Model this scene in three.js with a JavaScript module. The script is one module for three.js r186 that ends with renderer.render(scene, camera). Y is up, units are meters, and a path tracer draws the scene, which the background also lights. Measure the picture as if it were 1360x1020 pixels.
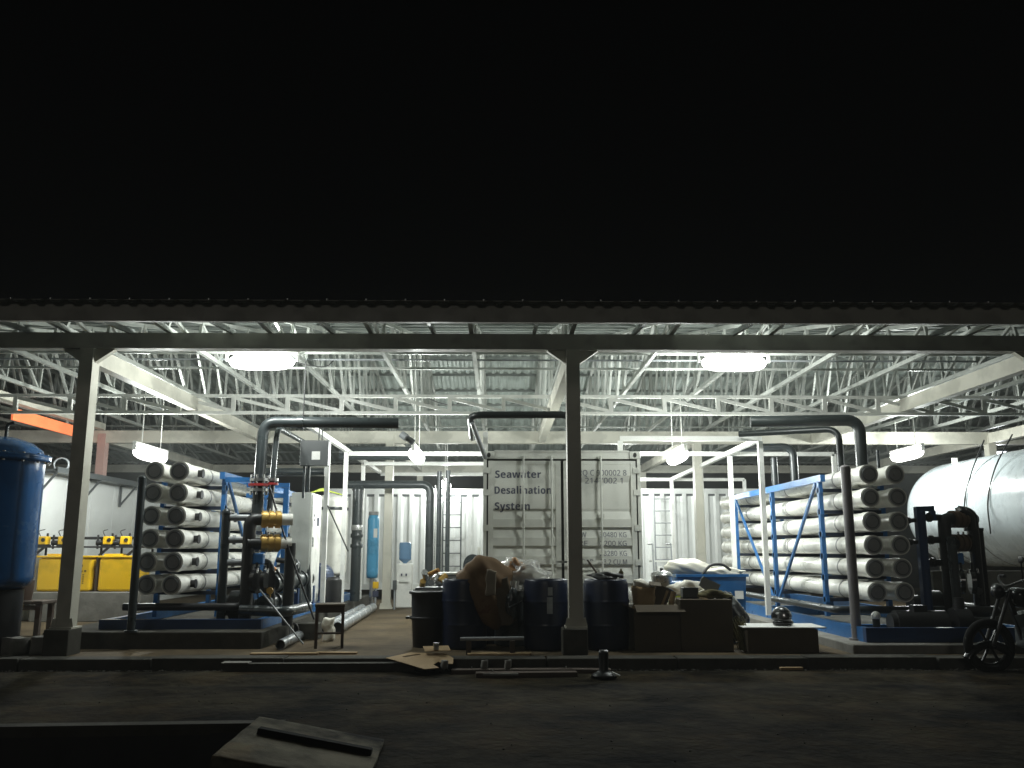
import * as THREE from 'three';
import { mergeGeometries, mergeVertices, toCreasedNormals } from 'three/addons/utils/BufferGeometryUtils.js';
import { RoundedBoxGeometry } from 'three/addons/geometries/RoundedBoxGeometry.js';

// ───────────── camera, sky, moon, exposure ─────────────
const scene = new THREE.Scene();
const camera = new THREE.PerspectiveCamera(46.75, 1024 / 768, 0.1, 400);
camera.position.set(0, 1.36, 0);
camera.rotation.order = 'YXZ';
camera.rotation.set(THREE.MathUtils.degToRad(10.608), THREE.MathUtils.degToRad(-0.82), 0);
const renderer = new THREE.WebGLRenderer({ antialias: true });
renderer.setSize(1024, 768);
renderer.toneMapping = THREE.LinearToneMapping;
renderer.toneMappingExposure = 1.0;
renderer.shadowMap.enabled = true;
{ // a clear, almost black night sky
  const w = 64, h = 32, d = new Float32Array(w * h * 4);
  for (let y = 0; y < h; y++) for (let x = 0; x < w; x++) {
    const up = Math.max(0, (y + 0.5) / h * 2 - 1), k = 0.0011 - 0.0006 * up, i = (y * w + x) * 4;
    d[i] = k * 0.95; d[i + 1] = k; d[i + 2] = k * 1.05; d[i + 3] = 1;
  }
  const t = new THREE.DataTexture(d, w, h, THREE.RGBAFormat, THREE.FloatType);
  t.mapping = THREE.EquirectangularReflectionMapping; t.magFilter = t.minFilter = THREE.LinearFilter; t.needsUpdate = true;
  scene.background = t; scene.environment = t;
}
const moon = new THREE.DirectionalLight(new THREE.Color(1, 0.97, 0.88), 0.085);
moon.position.set(-6, 12, 22); moon.target.position.set(0, 0, -14);
moon.castShadow = true; moon.shadow.radius = 12; moon.shadow.mapSize.set(2048, 2048);
Object.assign(moon.shadow.camera, { left: -24, right: 24, top: 20, bottom: -20, near: 1, far: 90 });
scene.add(moon, moon.target);
const FRONT_CD = 15.5, PENDANT_CD = 25;            // candela of a whole fitting

scene.fog = new THREE.FogExp2(new THREE.Color(0.95, 1, 0.97), 0.0028);  // thin haze added to imitate veiling glare around the lamps
// ───────────── helpers ─────────────
let seed = 7;
const rnd = (a = 0, b = 1) => { seed = (seed * 1664525 + 1013904223) >>> 0; return a + (b - a) * seed / 4294967296; };
const V = (x, y, z) => new THREE.Vector3(x, y, z);
const UP = V(0, 1, 0);

function fbm(size, cells, octaves, s0) {       // tileable value noise, 0..1
  const out = new Float32Array(size * size); let amp = 1, total = 0;
  for (let o = 0; o < octaves; o++) {
    const n = cells << o, g = new Float32Array(n * n); let s = s0 * 977 + o * 131 + 1;
    for (let i = 0; i < n * n; i++) { s = (s * 1664525 + 1013904223) >>> 0; g[i] = s / 4294967296; }
    for (let y = 0; y < size; y++) for (let x = 0; x < size; x++) {
      const fx = x / size * n, fy = y / size * n, ix = fx | 0, iy = fy | 0, u = fx - ix, v = fy - iy;
      const a = u * u * (3 - 2 * u), b = v * v * (3 - 2 * v), jx = (ix + 1) % n, jy = (iy + 1) % n;
      const t = g[iy * n + ix] * (1 - a) + g[iy * n + jx] * a, w = g[jy * n + ix] * (1 - a) + g[jy * n + jx] * a;
      out[y * size + x] += amp * (t * (1 - b) + w * b);
    }
    total += amp; amp *= 0.55;
  }
  for (let i = 0; i < out.length; i++) out[i] /= total;
  return out;
}
function texture(size, f, metres, srgb = false) {   // f(i) -> [r,g,b] 0..1
  const d = new Uint8Array(size * size * 4);
  for (let i = 0; i < size * size; i++) { const c = f(i); for (let k = 0; k < 3; k++) d[i * 4 + k] = Math.max(0, Math.min(255, c[k] * 255)); d[i * 4 + 3] = 255; }
  const t = new THREE.DataTexture(d, size, size);
  t.wrapS = t.wrapT = THREE.RepeatWrapping; t.magFilter = THREE.LinearFilter; t.minFilter = THREE.LinearMipmapLinearFilter; t.generateMipmaps = true;
  if (srgb) t.colorSpace = THREE.SRGBColorSpace;
  t.repeat.set(1 / metres, 1 / metres); t.needsUpdate = true;
  return t;
}
const nA = fbm(512, 4, 7, 3), nB = fbm(512, 6, 6, 11), nC = fbm(512, 24, 4, 19);
const step = (a, b, x) => { const t = Math.max(0, Math.min(1, (x - a) / (b - a))); return t * t * (3 - 2 * t); };
const gray = (v) => [v, v, v];
const T = {
  grime: texture(512, (i) => { const d = step(0.5, 0.72, nA[i]) * 0.22 + step(0.56, 0.7, nB[i]) * 0.1; const v = 1 - d; return [v, v * 0.99, v * 0.965]; }, 1.7),
  faint: texture(512, (i) => { const v = 1 - 0.07 * step(0.5, 0.7, nA[i]) - 0.03 * nB[i]; return [v, v * 0.995, v * 0.98]; }, 2.3),
  rough: texture(512, (i) => gray(0.5 + 0.5 * nB[i]), 0.9),
  rust: texture(512, (i) => { const r = step(0.58, 0.66, nA[i] * 0.7 + nC[i] * 0.3); return [1 - 0.35 * r, 1 - 0.6 * r, 1 - 0.75 * r]; }, 1.3),
  concrete: texture(512, (i) => { const v = 0.62 + 0.5 * (nA[i] - 0.5) + 0.3 * (nC[i] - 0.5); const s = step(0.55, 0.7, nB[i]); return [v * (1 - 0.22 * s), v * (1 - 0.26 * s), v * (1 - 0.32 * s)]; }, 2.6),
  concreteBump: texture(512, (i) => gray(0.6 * nA[i] + 0.4 * nC[i]), 1.4),
  dirt: texture(512, (i) => { const v = 0.6 + 1.7 * (nA[i] - 0.5) + 0.9 * (nC[i] - 0.5) + 0.5 * (nB[i] - 0.5), p = step(0.5, 0.62, nB[i]); return [v * (1 + 0.1 * p), v * (1 - 0.03 * p), v * (1 - 0.16 * p)]; }, 3.1),
  card: texture(512, (i) => { const x = i % 512; const v = 0.86 + 0.14 * (nA[i] - 0.5) + 0.035 * Math.sin(x * 0.8); return [v, v, v]; }, 0.5),
};
function mat(r, g, b, o = {}) {
  const m = new THREE.MeshPhysicalMaterial({ color: new THREE.Color().setRGB(r, g, b), roughness: 0.55, metalness: 0, side: THREE.DoubleSide, ...o });
  return m;
}
const G1 = { map: T.grime, roughnessMap: T.rough };
const M = {
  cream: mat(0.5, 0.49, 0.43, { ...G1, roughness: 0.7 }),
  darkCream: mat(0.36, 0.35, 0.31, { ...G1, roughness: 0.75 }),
  joist: mat(0.62, 0.63, 0.6, { ...G1, roughness: 0.6 }),
  galv: mat(0.4, 0.42, 0.4, { ...G1, roughness: 0.6, metalness: 0.35 }),
  sheet: mat(0.36, 0.41, 0.39, { ...G1, roughness: 0.6, metalness: 0.25 }),
  purlin: mat(0.2, 0.22, 0.21, { ...G1, roughness: 0.6 }),
  white: mat(0.78, 0.79, 0.77, { ...G1, roughness: 0.5 }),
  wall: mat(0.68, 0.7, 0.69, { map: T.faint, roughnessMap: T.rough, roughness: 0.6 }),
  contWhite: mat(0.62, 0.635, 0.59, { ...G1, roughness: 0.6 }),
  seal: mat(0.02, 0.02, 0.018, { roughness: 0.8 }),
  ink: mat(0.03, 0.035, 0.07, { roughness: 0.7 }),
  tankSteel: mat(0.54, 0.6, 0.64, { ...G1, roughness: 0.4 }),
  vessel: mat(0.76, 0.76, 0.72, { ...G1, roughness: 0.42 }),
  cap: mat(0.25, 0.25, 0.245, { roughness: 0.6 }),
  blue: mat(0.02, 0.13, 0.36, { ...G1, roughness: 0.45 }),
  blueDark: mat(0.012, 0.04, 0.12, { ...G1, roughness: 0.5 }),
  blackBlue: mat(0.007, 0.015, 0.035, { roughness: 0.6 }),
  tankBlue: mat(0.014, 0.1, 0.29, { ...G1, roughness: 0.35, clearcoat: 0.4, clearcoatRoughness: 0.25 }),
  pvc: mat(0.027, 0.034, 0.037, { ...G1, roughness: 0.42 }),
  darkPipe: mat(0.012, 0.016, 0.016, { ...G1, roughness: 0.5 }),
  pvcLight: mat(0.3, 0.32, 0.34, { ...G1, roughness: 0.35 }),
  black: mat(0.012, 0.012, 0.013, { roughnessMap: T.rough, roughness: 0.6 }),
  blackGloss: mat(0.01, 0.01, 0.012, { roughness: 0.25, clearcoat: 0.5 }),
  chrome: mat(0.7, 0.7, 0.7, { metalness: 1, roughness: 0.25 }),
  steel: mat(0.5, 0.5, 0.5, { metalness: 0.9, roughness: 0.4, roughnessMap: T.rough }),
  brass: mat(0.52, 0.33, 0.09, { metalness: 0.45, roughness: 0.38, map: T.rust }),
  red: mat(0.4, 0.03, 0.03, { roughness: 0.5 }),
  yellow: mat(0.75, 0.46, 0.015, { ...G1, roughness: 0.45 }),
  orange: mat(0.7, 0.25, 0.02, { roughness: 0.5 }),
  cabinet: mat(0.5, 0.52, 0.5, { ...G1, roughness: 0.5 }),
  grayBox: mat(0.07, 0.078, 0.082, { ...G1, roughness: 0.5 }),
  concrete: mat(0.3, 0.29, 0.26, { map: T.concrete, bumpMap: T.concreteBump, bumpScale: 0.006, roughness: 0.92 }),
  slab: mat(0.24, 0.22, 0.165, { map: T.dirt, bumpMap: T.concreteBump, bumpScale: 0.01, roughness: 0.95, specularIntensity: 0.2 }),
  stone: mat(0.05, 0.045, 0.034, { map: T.concrete, roughness: 0.95 }),
  kerb: mat(0.11, 0.105, 0.09, { map: T.concrete, bumpMap: T.concreteBump, bumpScale: 0.008, roughness: 0.95, specularIntensity: 0.3 }),
  floor: mat(0.15, 0.112, 0.066, { map: T.concrete, bumpMap: T.concreteBump, bumpScale: 0.004, roughness: 0.9, specularIntensity: 0.3 }),
  soil: mat(0.042, 0.035, 0.022, { map: T.dirt, bumpMap: T.concreteBump, bumpScale: 0.03, roughness: 1, specularIntensity: 0.12 }),
  card: mat(0.42, 0.29, 0.15, { map: T.card, roughness: 0.9 }),
  cardDark: mat(0.1, 0.078, 0.052, { map: T.card, roughness: 0.9 }),
  wood: mat(0.075, 0.055, 0.042, { map: T.rust, roughness: 0.85 }),
  sack: mat(0.7, 0.68, 0.6, { ...G1, roughness: 0.85 }),
  tarp: mat(0.13, 0.075, 0.032, { map: T.rust, roughness: 0.85 }),
  barrel: mat(0.004, 0.01, 0.034, { ...G1, roughness: 0.5 }),
  bag: mat(0.9, 0.9, 0.88, { transmission: 0.75, thickness: 0, roughness: 0.25 }),
  label: mat(0.75, 0.75, 0.72, { roughness: 0.7 }),
  bottle: mat(0.2, 0.36, 0.55, { transmission: 0.35, thickness: 0, roughness: 0.2 }),
  lightBlue: mat(0.1, 0.4, 0.68, { ...G1, roughness: 0.35 }),
  pink: mat(0.5, 0.33, 0.3, { ...G1, roughness: 0.7 }),
  rubber: mat(0.015, 0.015, 0.015, { roughness: 0.95, specularIntensity: 0.25 }),
  glow: mat(0.9, 0.9, 0.9, { emissive: new THREE.Color(1, 0.99, 0.96), emissiveIntensity: 9 }),
  floodGlow: mat(0.9, 0.9, 0.9, { emissive: new THREE.Color(0.9, 0.94, 1), emissiveIntensity: 5 }),
  orangeSpill: mat(0.8, 0.25, 0.1, { emissive: new THREE.Color(1, 0.2, 0.07), emissiveIntensity: 0.75, map: T.grime }),  // emission stands in for orange lamp light falling on the eave board
  green: mat(0.3, 0.36, 0.03, { roughness: 0.6 }),
  foam: mat(0.25, 0.22, 0.1, { map: T.dirt, roughness: 0.95 }),
};

// triplanar uv in metres
function metric(geo) {
  const g = geo.index ? geo.toNonIndexed() : geo;
  const p = g.attributes.position, n = g.attributes.normal, uv = new Float32Array(p.count * 2);
  for (let i = 0; i < p.count; i += 3) {
    let ax = 0, ay = 0, az = 0;
    for (let k = 0; k < 3; k++) { ax += Math.abs(n.getX(i + k)); ay += Math.abs(n.getY(i + k)); az += Math.abs(n.getZ(i + k)); }
    for (let k = 0; k < 3; k++) {
      const x = p.getX(i + k), y = p.getY(i + k), z = p.getZ(i + k);
      const [u, v] = ay > ax && ay > az ? [x, z] : ax > az ? [z, y] : [x, y];
      uv[(i + k) * 2] = u; uv[(i + k) * 2 + 1] = v;
    }
  }
  g.setAttribute('uv', new THREE.BufferAttribute(uv, 2));
  for (const k of Object.keys(g.attributes)) if (!['position', 'normal', 'uv'].includes(k)) g.deleteAttribute(k);
  return g;
}
const join = (list) => { list = [].concat(list).map(metric); return list.length > 1 ? mergeGeometries(list) : list[0]; };
const place = (g, x, y, z, rx = 0, ry = 0, rz = 0) => { if (rx) g.rotateX(rx); if (ry) g.rotateY(ry); if (rz) g.rotateZ(rz); return g.translate(x, y, z); };
const bx = (w, h, d, x = 0, y = 0, z = 0, rx, ry, rz) => place(new THREE.BoxGeometry(w, h, d), x, y, z, rx, ry, rz);
const rb = (w, h, d, r, x = 0, y = 0, z = 0, rx, ry, rz) => place(new RoundedBoxGeometry(w, h, d, 2, r), x, y, z, rx, ry, rz);
const span = (x0, x1, y0, y1, z0, z1) => bx(x1 - x0, y1 - y0, Math.abs(z1 - z0), (x0 + x1) / 2, (y0 + y1) / 2, (z0 + z1) / 2);
function orient(g, a, b) {                   // g runs along +y with its middle at the origin
  const d = b.clone().sub(a), q = new THREE.Quaternion().setFromUnitVectors(UP, d.clone().normalize());
  return g.applyQuaternion(q).translate((a.x + b.x) / 2, (a.y + b.y) / 2, (a.z + b.z) / 2);
}
const rod = (a, b, r, seg = 14, r2 = r) => orient(new THREE.CylinderGeometry(r2, r, a.distanceTo(b), seg), a, b);
function bar(a, b, w, h) {                   // a rectangular bar from a to b, h measured upright where it can be
  const d = b.clone().sub(a), L = d.length(); d.normalize();
  const side = Math.abs(d.y) > 0.999 ? V(1, 0, 0) : new THREE.Vector3().crossVectors(d, UP).normalize(), up = new THREE.Vector3().crossVectors(side, d);
  const m = new THREE.Matrix4().makeBasis(side, up, d.clone().negate()).setPosition((a.x + b.x) / 2, (a.y + b.y) / 2, (a.z + b.z) / 2);
  return new THREE.BoxGeometry(w, h, L).applyMatrix4(m);
}
function pipe(pts, r, bend = r * 2, seg = 14) {   // round pipe with swept elbows
  const path = new THREE.CurvePath(); let at = pts[0];
  for (let i = 1; i < pts.length; i++) {
    if (i === pts.length - 1) { path.add(new THREE.LineCurve3(at, pts[i])); break; }
    const a = pts[i].clone().sub(at), b = pts[i + 1].clone().sub(pts[i]), c = Math.min(bend, a.length() * 0.49, b.length() * 0.49);
    const p = pts[i].clone().addScaledVector(a.normalize(), -c), q = pts[i].clone().addScaledVector(b.normalize(), c);
    path.add(new THREE.LineCurve3(at, p)); path.add(new THREE.QuadraticBezierCurve3(p, pts[i], q)); at = q;
  }
  const tube = [];
  for (const c of path.curves) tube.push(c.isLineCurve3 ? rod(c.v1, c.v2, r, seg) : new THREE.TubeGeometry(c, 8, r, seg));
  return tube;
}
const cable = (pts, r = 0.008) => new THREE.TubeGeometry(new THREE.CatmullRomCurve3(pts), pts.length * 10, r, 6);
const lathe = (prof, seg = 32) => new THREE.LatheGeometry(prof.map(([r, y]) => new THREE.Vector2(Math.max(r, 0.0001), y)), seg);
function strip(profile, len, along) {         // profile [[a,b],...] swept: folded sheet; along = 'y' (a = x, b = z) or 'z' (a = x, b = y) or 'x' (a = y, b = z)
  const pos = [], put = (p, l) => along === 'y' ? pos.push(p[0], l, p[1]) : along === 'z' ? pos.push(p[0], p[1], l) : pos.push(l, p[0], p[1]);
  for (let i = 0; i < profile.length - 1; i++) {
    const a = profile[i], b = profile[i + 1];
    put(a, 0); put(b, 0); put(b, len); put(a, 0); put(b, len); put(a, len);
  }
  const g = new THREE.BufferGeometry(); g.setAttribute('position', new THREE.BufferAttribute(new Float32Array(pos), 3));
  g.setAttribute('uv', new THREE.BufferAttribute(new Float32Array(pos.length / 3 * 2), 2));
  g.computeVertexNormals(); return g;
}
function ribs(width, pitch, depth) {          // trapezoid wave profile
  const out = [];
  for (let x = 0; x < width - 1e-6; x += pitch) out.push([x, 0], [x + pitch * 0.3, 0], [x + pitch * 0.5, depth], [x + pitch * 0.8, depth]);
  out.push([width, 0]); return out;
}
function lumpy(g, amp, freq, s = 1) {         // rough, crumpled surface
  g = mergeVertices((g.deleteAttribute('uv'), g.deleteAttribute('normal'), g));
  const p = g.attributes.position, v = V(0, 0, 0);
  for (let i = 0; i < p.count; i++) {
    v.fromBufferAttribute(p, i);
    const n = Math.sin(v.x * freq + s) * Math.sin(v.y * freq * 1.3 + s * 2) + 0.6 * Math.sin(v.z * freq * 1.7 + s * 3 + v.x * freq * 0.7) + 0.4 * Math.sin(v.x * freq * 3.1 + v.y * freq * 2.7 + s);
    const l = v.length() || 1; v.multiplyScalar(1 + amp * n / l); p.setXYZ(i, v.x, v.y, v.z);
  }
  g.computeVertexNormals(); return g;
}
const used = {};
const numbered = (name) => { const n = used[name] = (used[name] ?? -1) + 1; return n ? `${name}_${String(n).padStart(3, '0')}` : name; };
function shade(o) { o.castShadow = o.receiveShadow = true; return o; }
function part(name, geo, m, parent, label) {
  const o = shade(new THREE.Mesh(geo.isBufferGeometry && geo.userData.ready ? geo : join(geo), m)); o.name = name; parent.add(o);
  if (label) o.userData.label = label; return o;
}
const ready = (g) => { g = join(g); g.userData.ready = true; return g; };
function thing(name, label, category, [x, y, z] = [0, 0, 0], turn = 0, group) {
  const o = new THREE.Group(); o.name = numbered(name); o.position.set(x, y, z); o.rotation.y = turn;
  o.userData = { label, category }; if (group) o.userData.group = group; scene.add(o); return o;
}
function copy(src, [x, y, z], turn, label, group) {
  const o = src.clone(); o.name = numbered(src.name.replace(/_\d+$/, '')); o.position.set(x, y, z); o.rotation.y = turn;
  o.userData = { label, category: src.userData.category }; if (group) o.userData.group = group; scene.add(o); return o;
}
function struct(name, geo, m) { const o = part(name, geo, m, scene); o.userData.kind = 'structure'; return o; }

// ───────────── ground, floor, kerb ─────────────
{ // dirt yard with an open pit at the left
  const s = new THREE.Shape([[-120, -120], [120, -120], [120, 60], [-120, 60]].map(([x, y]) => new THREE.Vector2(x, y)));
  s.holes.push(new THREE.Path([[-7.4, 4.6], [-1.62, 4.6], [-1.72, 7.2], [-7.4, 6.86]].map(([x, y]) => new THREE.Vector2(x, y))));
  const far = new THREE.ShapeGeometry(s).rotateX(-Math.PI / 2);
  struct('ground', far, M.soil);
  // wheel ruts and clods near the kerb: a slightly uneven sheet over the flat ground
  const g = new THREE.PlaneGeometry(26, 2.95, 260, 60).rotateX(-Math.PI / 2).translate(1.5, 0, -8.98), p = g.attributes.position;
  for (let i = 0; i < p.count; i++) {
    const x = p.getX(i), z = p.getZ(i), e = Math.min(1, (10.46 + z) / 0.05, (-7.5 - z) / 1.5), q = Math.max(0, e);
    const k = (((Math.floor((z + 40) * 90) % 512) * 512 + (Math.floor((x + 40) * 45) % 512)));
    const rut = -0.02 * Math.exp(-(((z + 8.3 + 0.12 * Math.sin(x * 0.6)) / 0.22) ** 2)) - 0.018 * Math.exp(-(((z + 9.6 + 0.1 * Math.sin(x * 0.5 + 1)) / 0.2) ** 2));
    p.setY(i, 0.004 * q - 0.03 * (1 - q) ** 3 + q * (0.035 * nA[k] + 0.008 * nC[k] + 1.5 * rut));
  }
  g.computeVertexNormals(); struct('road', g, M.soil);
  struct('pit_rim', [bar(V(-7.4, 0.02, -6.9), V(-1.66, 0.02, -7.27), 0.13, 0.08)], M.kerb);
  struct('pit_wall', [span(-7.5, -7.4, -0.7, -0.004, -6.86, -4.6), bar(V(-7.4, -0.35, -6.91), V(-1.7, -0.35, -7.25), 0.1, 0.69), bar(V(-1.57, -0.35, -4.6), V(-1.67, -0.35, -7.2), 0.1, 0.69), span(-7.4, -1.6, -0.72, -0.7, -7.25, -4.5)], M.black);
}
{ // loose stones on the yard and a line of gravel along the kerb foot
  const list = [], base = [0, 1, 2].map((k) => lumpy(new THREE.IcosahedronGeometry(1, 1), 0.14, 3, k + 1));
  for (let i = 0; i < 1120; i++) {
    const kerbside = i < 900, x = rnd(-7, 8), z = kerbside ? -10.52 + 0.28 * rnd() * rnd() : rnd(-10.4, -6), r = kerbside ? rnd(0.006, 0.016) : rnd(0.003, 0.009);
    if (x < -1.4 && z > -7.4) continue;
    list.push(base[i % 3].clone().scale(r * rnd(0.8, 1.5), r * 0.7, r).rotateY(rnd(0, 6)).translate(x, 0.02 + (kerbside ? r * 0.3 : 0), z));
  }
  const o = part('gravel', list.map((g) => { g.setAttribute('uv', new THREE.BufferAttribute(new Float32Array(g.attributes.position.count * 2), 2)); return g; }), M.stone, scene);
  o.userData = { kind: 'stuff', label: 'loose gravel and small stones scattered on the yard along the kerb', category: 'gravel' };
}
struct('floor', span(-16, 17, -0.2, 0.14, -30, -10.85), M.floor);
{ // kerb of cast lengths
  const kerb = new THREE.Group(); kerb.name = 'kerb'; kerb.userData.kind = 'structure'; scene.add(kerb);
  const g = ready(rb(1.485, 0.34, 0.3, 0.015, 0, -0.02, 0));
  for (let i = 0; i < 22; i++) { const o = part('kerb_stone', g, M.kerb, kerb); o.position.set(-15.2 + i * 1.5, rnd(-0.006, 0.006), -10.7 + rnd(-0.012, 0.012)); o.rotation.y = rnd(-0.006, 0.006); }
}

// ───────────── the open shed ─────────────
const XL = -15, XR = 16.4, EAVE = 9.6, RIDGE = 19, SLOPE = 0.205;
const sheetY = (d) => 4.09 + (RIDGE - EAVE - Math.abs(d - RIDGE)) * SLOPE;
{
  const shed = thing('open_shed', 'long open-sided steel shed with cream columns, roof trusses and a dark eave over the plant', 'shed');
  const column = (x, d, m, foot) => {
    const c = part('column', [span(x - 0.085, x + 0.085, foot, 3.87, -d - 0.1, -d + 0.1)], m, shed);
    for (const s of [-1, 1]) part('haunch', [new THREE.ExtrudeGeometry(new THREE.Shape([new THREE.Vector2(0, 0), new THREE.Vector2(s * 0.24, 0), new THREE.Vector2(0, -0.17)]), { depth: 0.09, bevelEnabled: false }).translate(x + s * 0.088, 3.865, -d - 0.045)], m, c);
    part('base_plate', [span(x - 0.13, x + 0.13, foot, foot + 0.02, -d - 0.14, -d + 0.14), bar(V(x - 0.11, foot + 0.02, -d + 0.1), V(x - 0.088, foot + 0.12, -d + 0.1), 0.012, 0.05), bar(V(x + 0.11, foot + 0.02, -d + 0.1), V(x + 0.088, foot + 0.12, -d + 0.1), 0.012, 0.05)], m, c);
    return c;
  };
  for (const x of [-11.2, -5.2, 0.93, 6.95, 13]) {
    column(x, 11.1, M.cream, 0.44);
    part('column_pedestal', rb(0.3, 0.32, 0.34, 0.015, x - 0.02, 0.28, -11.08), M.kerb, shed);
  }
  [-8.68, -2.4, 4.36, 10.9].forEach((x, i) => { const c = column(x, 19.5, i ? M.cream : M.pink, 0.14); if (!i) c.userData.label = 'pinkish column at the left wall'; });
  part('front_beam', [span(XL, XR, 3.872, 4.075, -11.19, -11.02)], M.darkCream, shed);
  part('rear_beam', [span(-15, 16, 3.672, 3.94, -19.6, -19.42)], M.cream, shed);
  part('back_beam', [span(-15, 16, 3.672, 3.9, -27.1, -26.9)], M.cream, shed);
  part('side_rail', [span(-8.75, -8.61, 3.95, 4.08, -19.4, -11.2)], M.cream, shed);
  for (const x of [-5.2, 0.93, 6.95, 10.9]) part('tie_beam', [span(x - 0.07, x + 0.07, 3.69, 3.91, -19.4, -11.2)], M.cream, shed);
  for (const x of [-8.68, -2.4, 4.36, 10.9]) { part('back_tie_beam', [span(x - 0.07, x + 0.07, 3.69, 3.9, -26.88, -19.62)], M.cream, shed); part('back_column', [span(x - 0.085, x + 0.085, 0.14, 3.67, -27.1, -26.9)], M.cream, shed); }
  for (const [x, w] of [[-11.2, 0.14]]) part('tie_beam', [span(x - w / 2, x + w / 2, 3.69, 3.91, -19.4, -11.2)], M.cream, shed);
  // eave fascia, bolts standing in for glints of leaking light, and short hangers
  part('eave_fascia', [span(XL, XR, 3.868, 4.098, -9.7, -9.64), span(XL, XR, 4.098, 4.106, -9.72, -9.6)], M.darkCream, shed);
  const bolt = ready(new THREE.CylinderGeometry(0.014, 0.014, 0.045, 8));
  for (let i = 0; i < 70; i++) { const o = part('roof_bolt', bolt, M.steel, shed); o.position.set(XL + 0.3 + i * 0.44, 4.115, -9.66); }
  for (let i = 0; i < 22; i++) part('eave_strut', [bar(V(XL + 1.2 + i * 1.28 + 0.16, 3.98, -9.71), V(XL + 1.2 + i * 1.28 + 0.16, 4.1, -11.1), 0.04, 0.06)], M.purlin, shed);
  // lattice joist across the middle
  const joist = new THREE.Group(); joist.name = 'lattice_joist'; shed.add(joist);
  part('chord', [span(XL, XR, 3.925, 3.975, -15.03, -14.97)], M.joist, joist); part('chord', [span(XL, XR, 3.635, 3.685, -15.03, -14.97)], M.joist, joist);
  for (let i = 0; i < 34; i++) {
    const x = XL + 0.35 + i * 0.92;
    part('web', [span(x - 0.035, x + 0.035, 3.685, 3.925, -15.025, -14.975)], M.joist, joist);
    if (i < 33) part('web', [bar(V(x + 0.03, 3.91, -15), V(x + 0.89, 3.7, -15), 0.03, 0.055)], M.joist, joist);
  }
  // trusses
  const rest = [];
  for (let k = -11; k <= 12; k++) {
    const x = -0.36 + k * 1.28, t = new THREE.Group(); t.name = 'roof_truss'; shed.add(t);
    part('bottom_chord', [span(x - 0.028, x + 0.028, 4.08, 4.14, -27.6, -10.3)], M.galv, t);
    const ty = (d) => sheetY(d) - 0.1;
    part('top_chord', [bar(V(x, ty(10.35), -10.35), V(x, ty(RIDGE), -RIDGE), 0.05, 0.06)], M.galv, t);
    part('top_chord', [bar(V(x, ty(27.6), -27.6), V(x, ty(RIDGE), -RIDGE), 0.05, 0.06)], M.galv, t);
    for (let i = 0; i < 15; i++) {
      const d = 11.0 + i * 1.1, near = Math.abs(x) < 7.5 && d < 22, w = 0.042;
      const s = i % 2 ? 0.012 : -0.012, up = bar(V(x + s, 4.14, -d), V(x + s, ty(d + 0.1), -d - 0.1), w, w), dn = bar(V(x - s, ty(d + 0.1), -d - 0.12), V(x - s, 4.14, -d - 1.05), w, w);
      if (near) { part('web', [up], M.galv, t); part('web', [dn], M.galv, t); } else rest.push(up, dn);
    }
  }
  part('truss_webs', rest, M.galv, shed).userData.kind = 'stuff';
  // purlins, sag bars and roof sheets
  for (let i = 0; i < 10; i++) for (const d of [9.85 + i * 1.0, 28.15 - i * 1.0]) part('purlin', [bar(V(XL, sheetY(d) - 0.035, -d), V(XR, sheetY(d) - 0.035, -d), 0.05, 0.06)], M.purlin, shed);
  for (const d of [11.6, 12.6, 13.7, 16.2, 18.2, 20.4, 22.6]) part('chord_bracing', [bar(V(XL, 4.17, -d), V(XR, 4.17, -d), 0.035, 0.035)], M.galv, shed);
  const L = (RIDGE - EAVE + 0.05) * Math.hypot(1, SLOPE), prof = ribs(1.04, 0.208, 0.03);
  const panel = ready(strip(prof, L, 'z'));
  for (let i = 0; i < 31; i++) for (const s of [1, -1]) {
    const o = part('roof_sheet', panel, M.sheet, shed), x = XL - 0.3 + i * 1.0204;
    o.position.set(x, sheetY(EAVE) - 0.03, s > 0 ? -EAVE + 0.05 : -(2 * RIDGE - EAVE) - 0.05); o.rotation.x = 0;
    if (s > 0) { o.rotation.set(Math.atan(SLOPE), 0, 0); o.rotation.x = 0; o.geometry = panel; }
    o.rotation.order = 'YXZ'; o.rotation.y = s > 0 ? Math.PI : 0; o.rotation.x = -Math.atan(SLOPE); if (s > 0) o.position.x += 1.04;
  }
  for (const [x, d] of [[-3.28, 12.05], [3.26, 12.05], [-6.1, 15.6], [-1.45, 15.6], [3.14, 15.6], [8.42, 18.2]]) part('lamp_wire', [cable([V(x + 0.1, 4.06, -d), V(x + 0.35, 4.02, -d - 0.5), V(x + 0.62, 4.1, -d - 1.2), V(x + 0.66, 4.3, -d - 1.7)], 0.008)], M.black, shed);
  part('conduit', [rod(V(-12, 4.2, -13.2), V(13, 4.2, -13.2), 0.016, 8)], M.pvcLight, shed);
  part('ridge_cap', [bar(V(XL, sheetY(RIDGE) + 0.05, -RIDGE), V(XR, sheetY(RIDGE) + 0.05, -RIDGE), 0.4, 0.02)], M.sheet, shed);
  // edge board beyond the far left tie beam, its glow imitating orange lamp light
}
{
  const t = thing('eave_board', 'roof edge board at far left behind the blue vessel, orange glow standing in for unseen lamp light', 'edge board', [0, 0, 0]);
  part('board', [span(-8.98, -8.94, 3.72, 3.94, -19.3, -16.3)], M.orangeSpill, t);
  part('hanger', [span(-8.98, -8.94, 3.94, 4.1, -18.4, -18.36)], M.cream, t);
}

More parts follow.
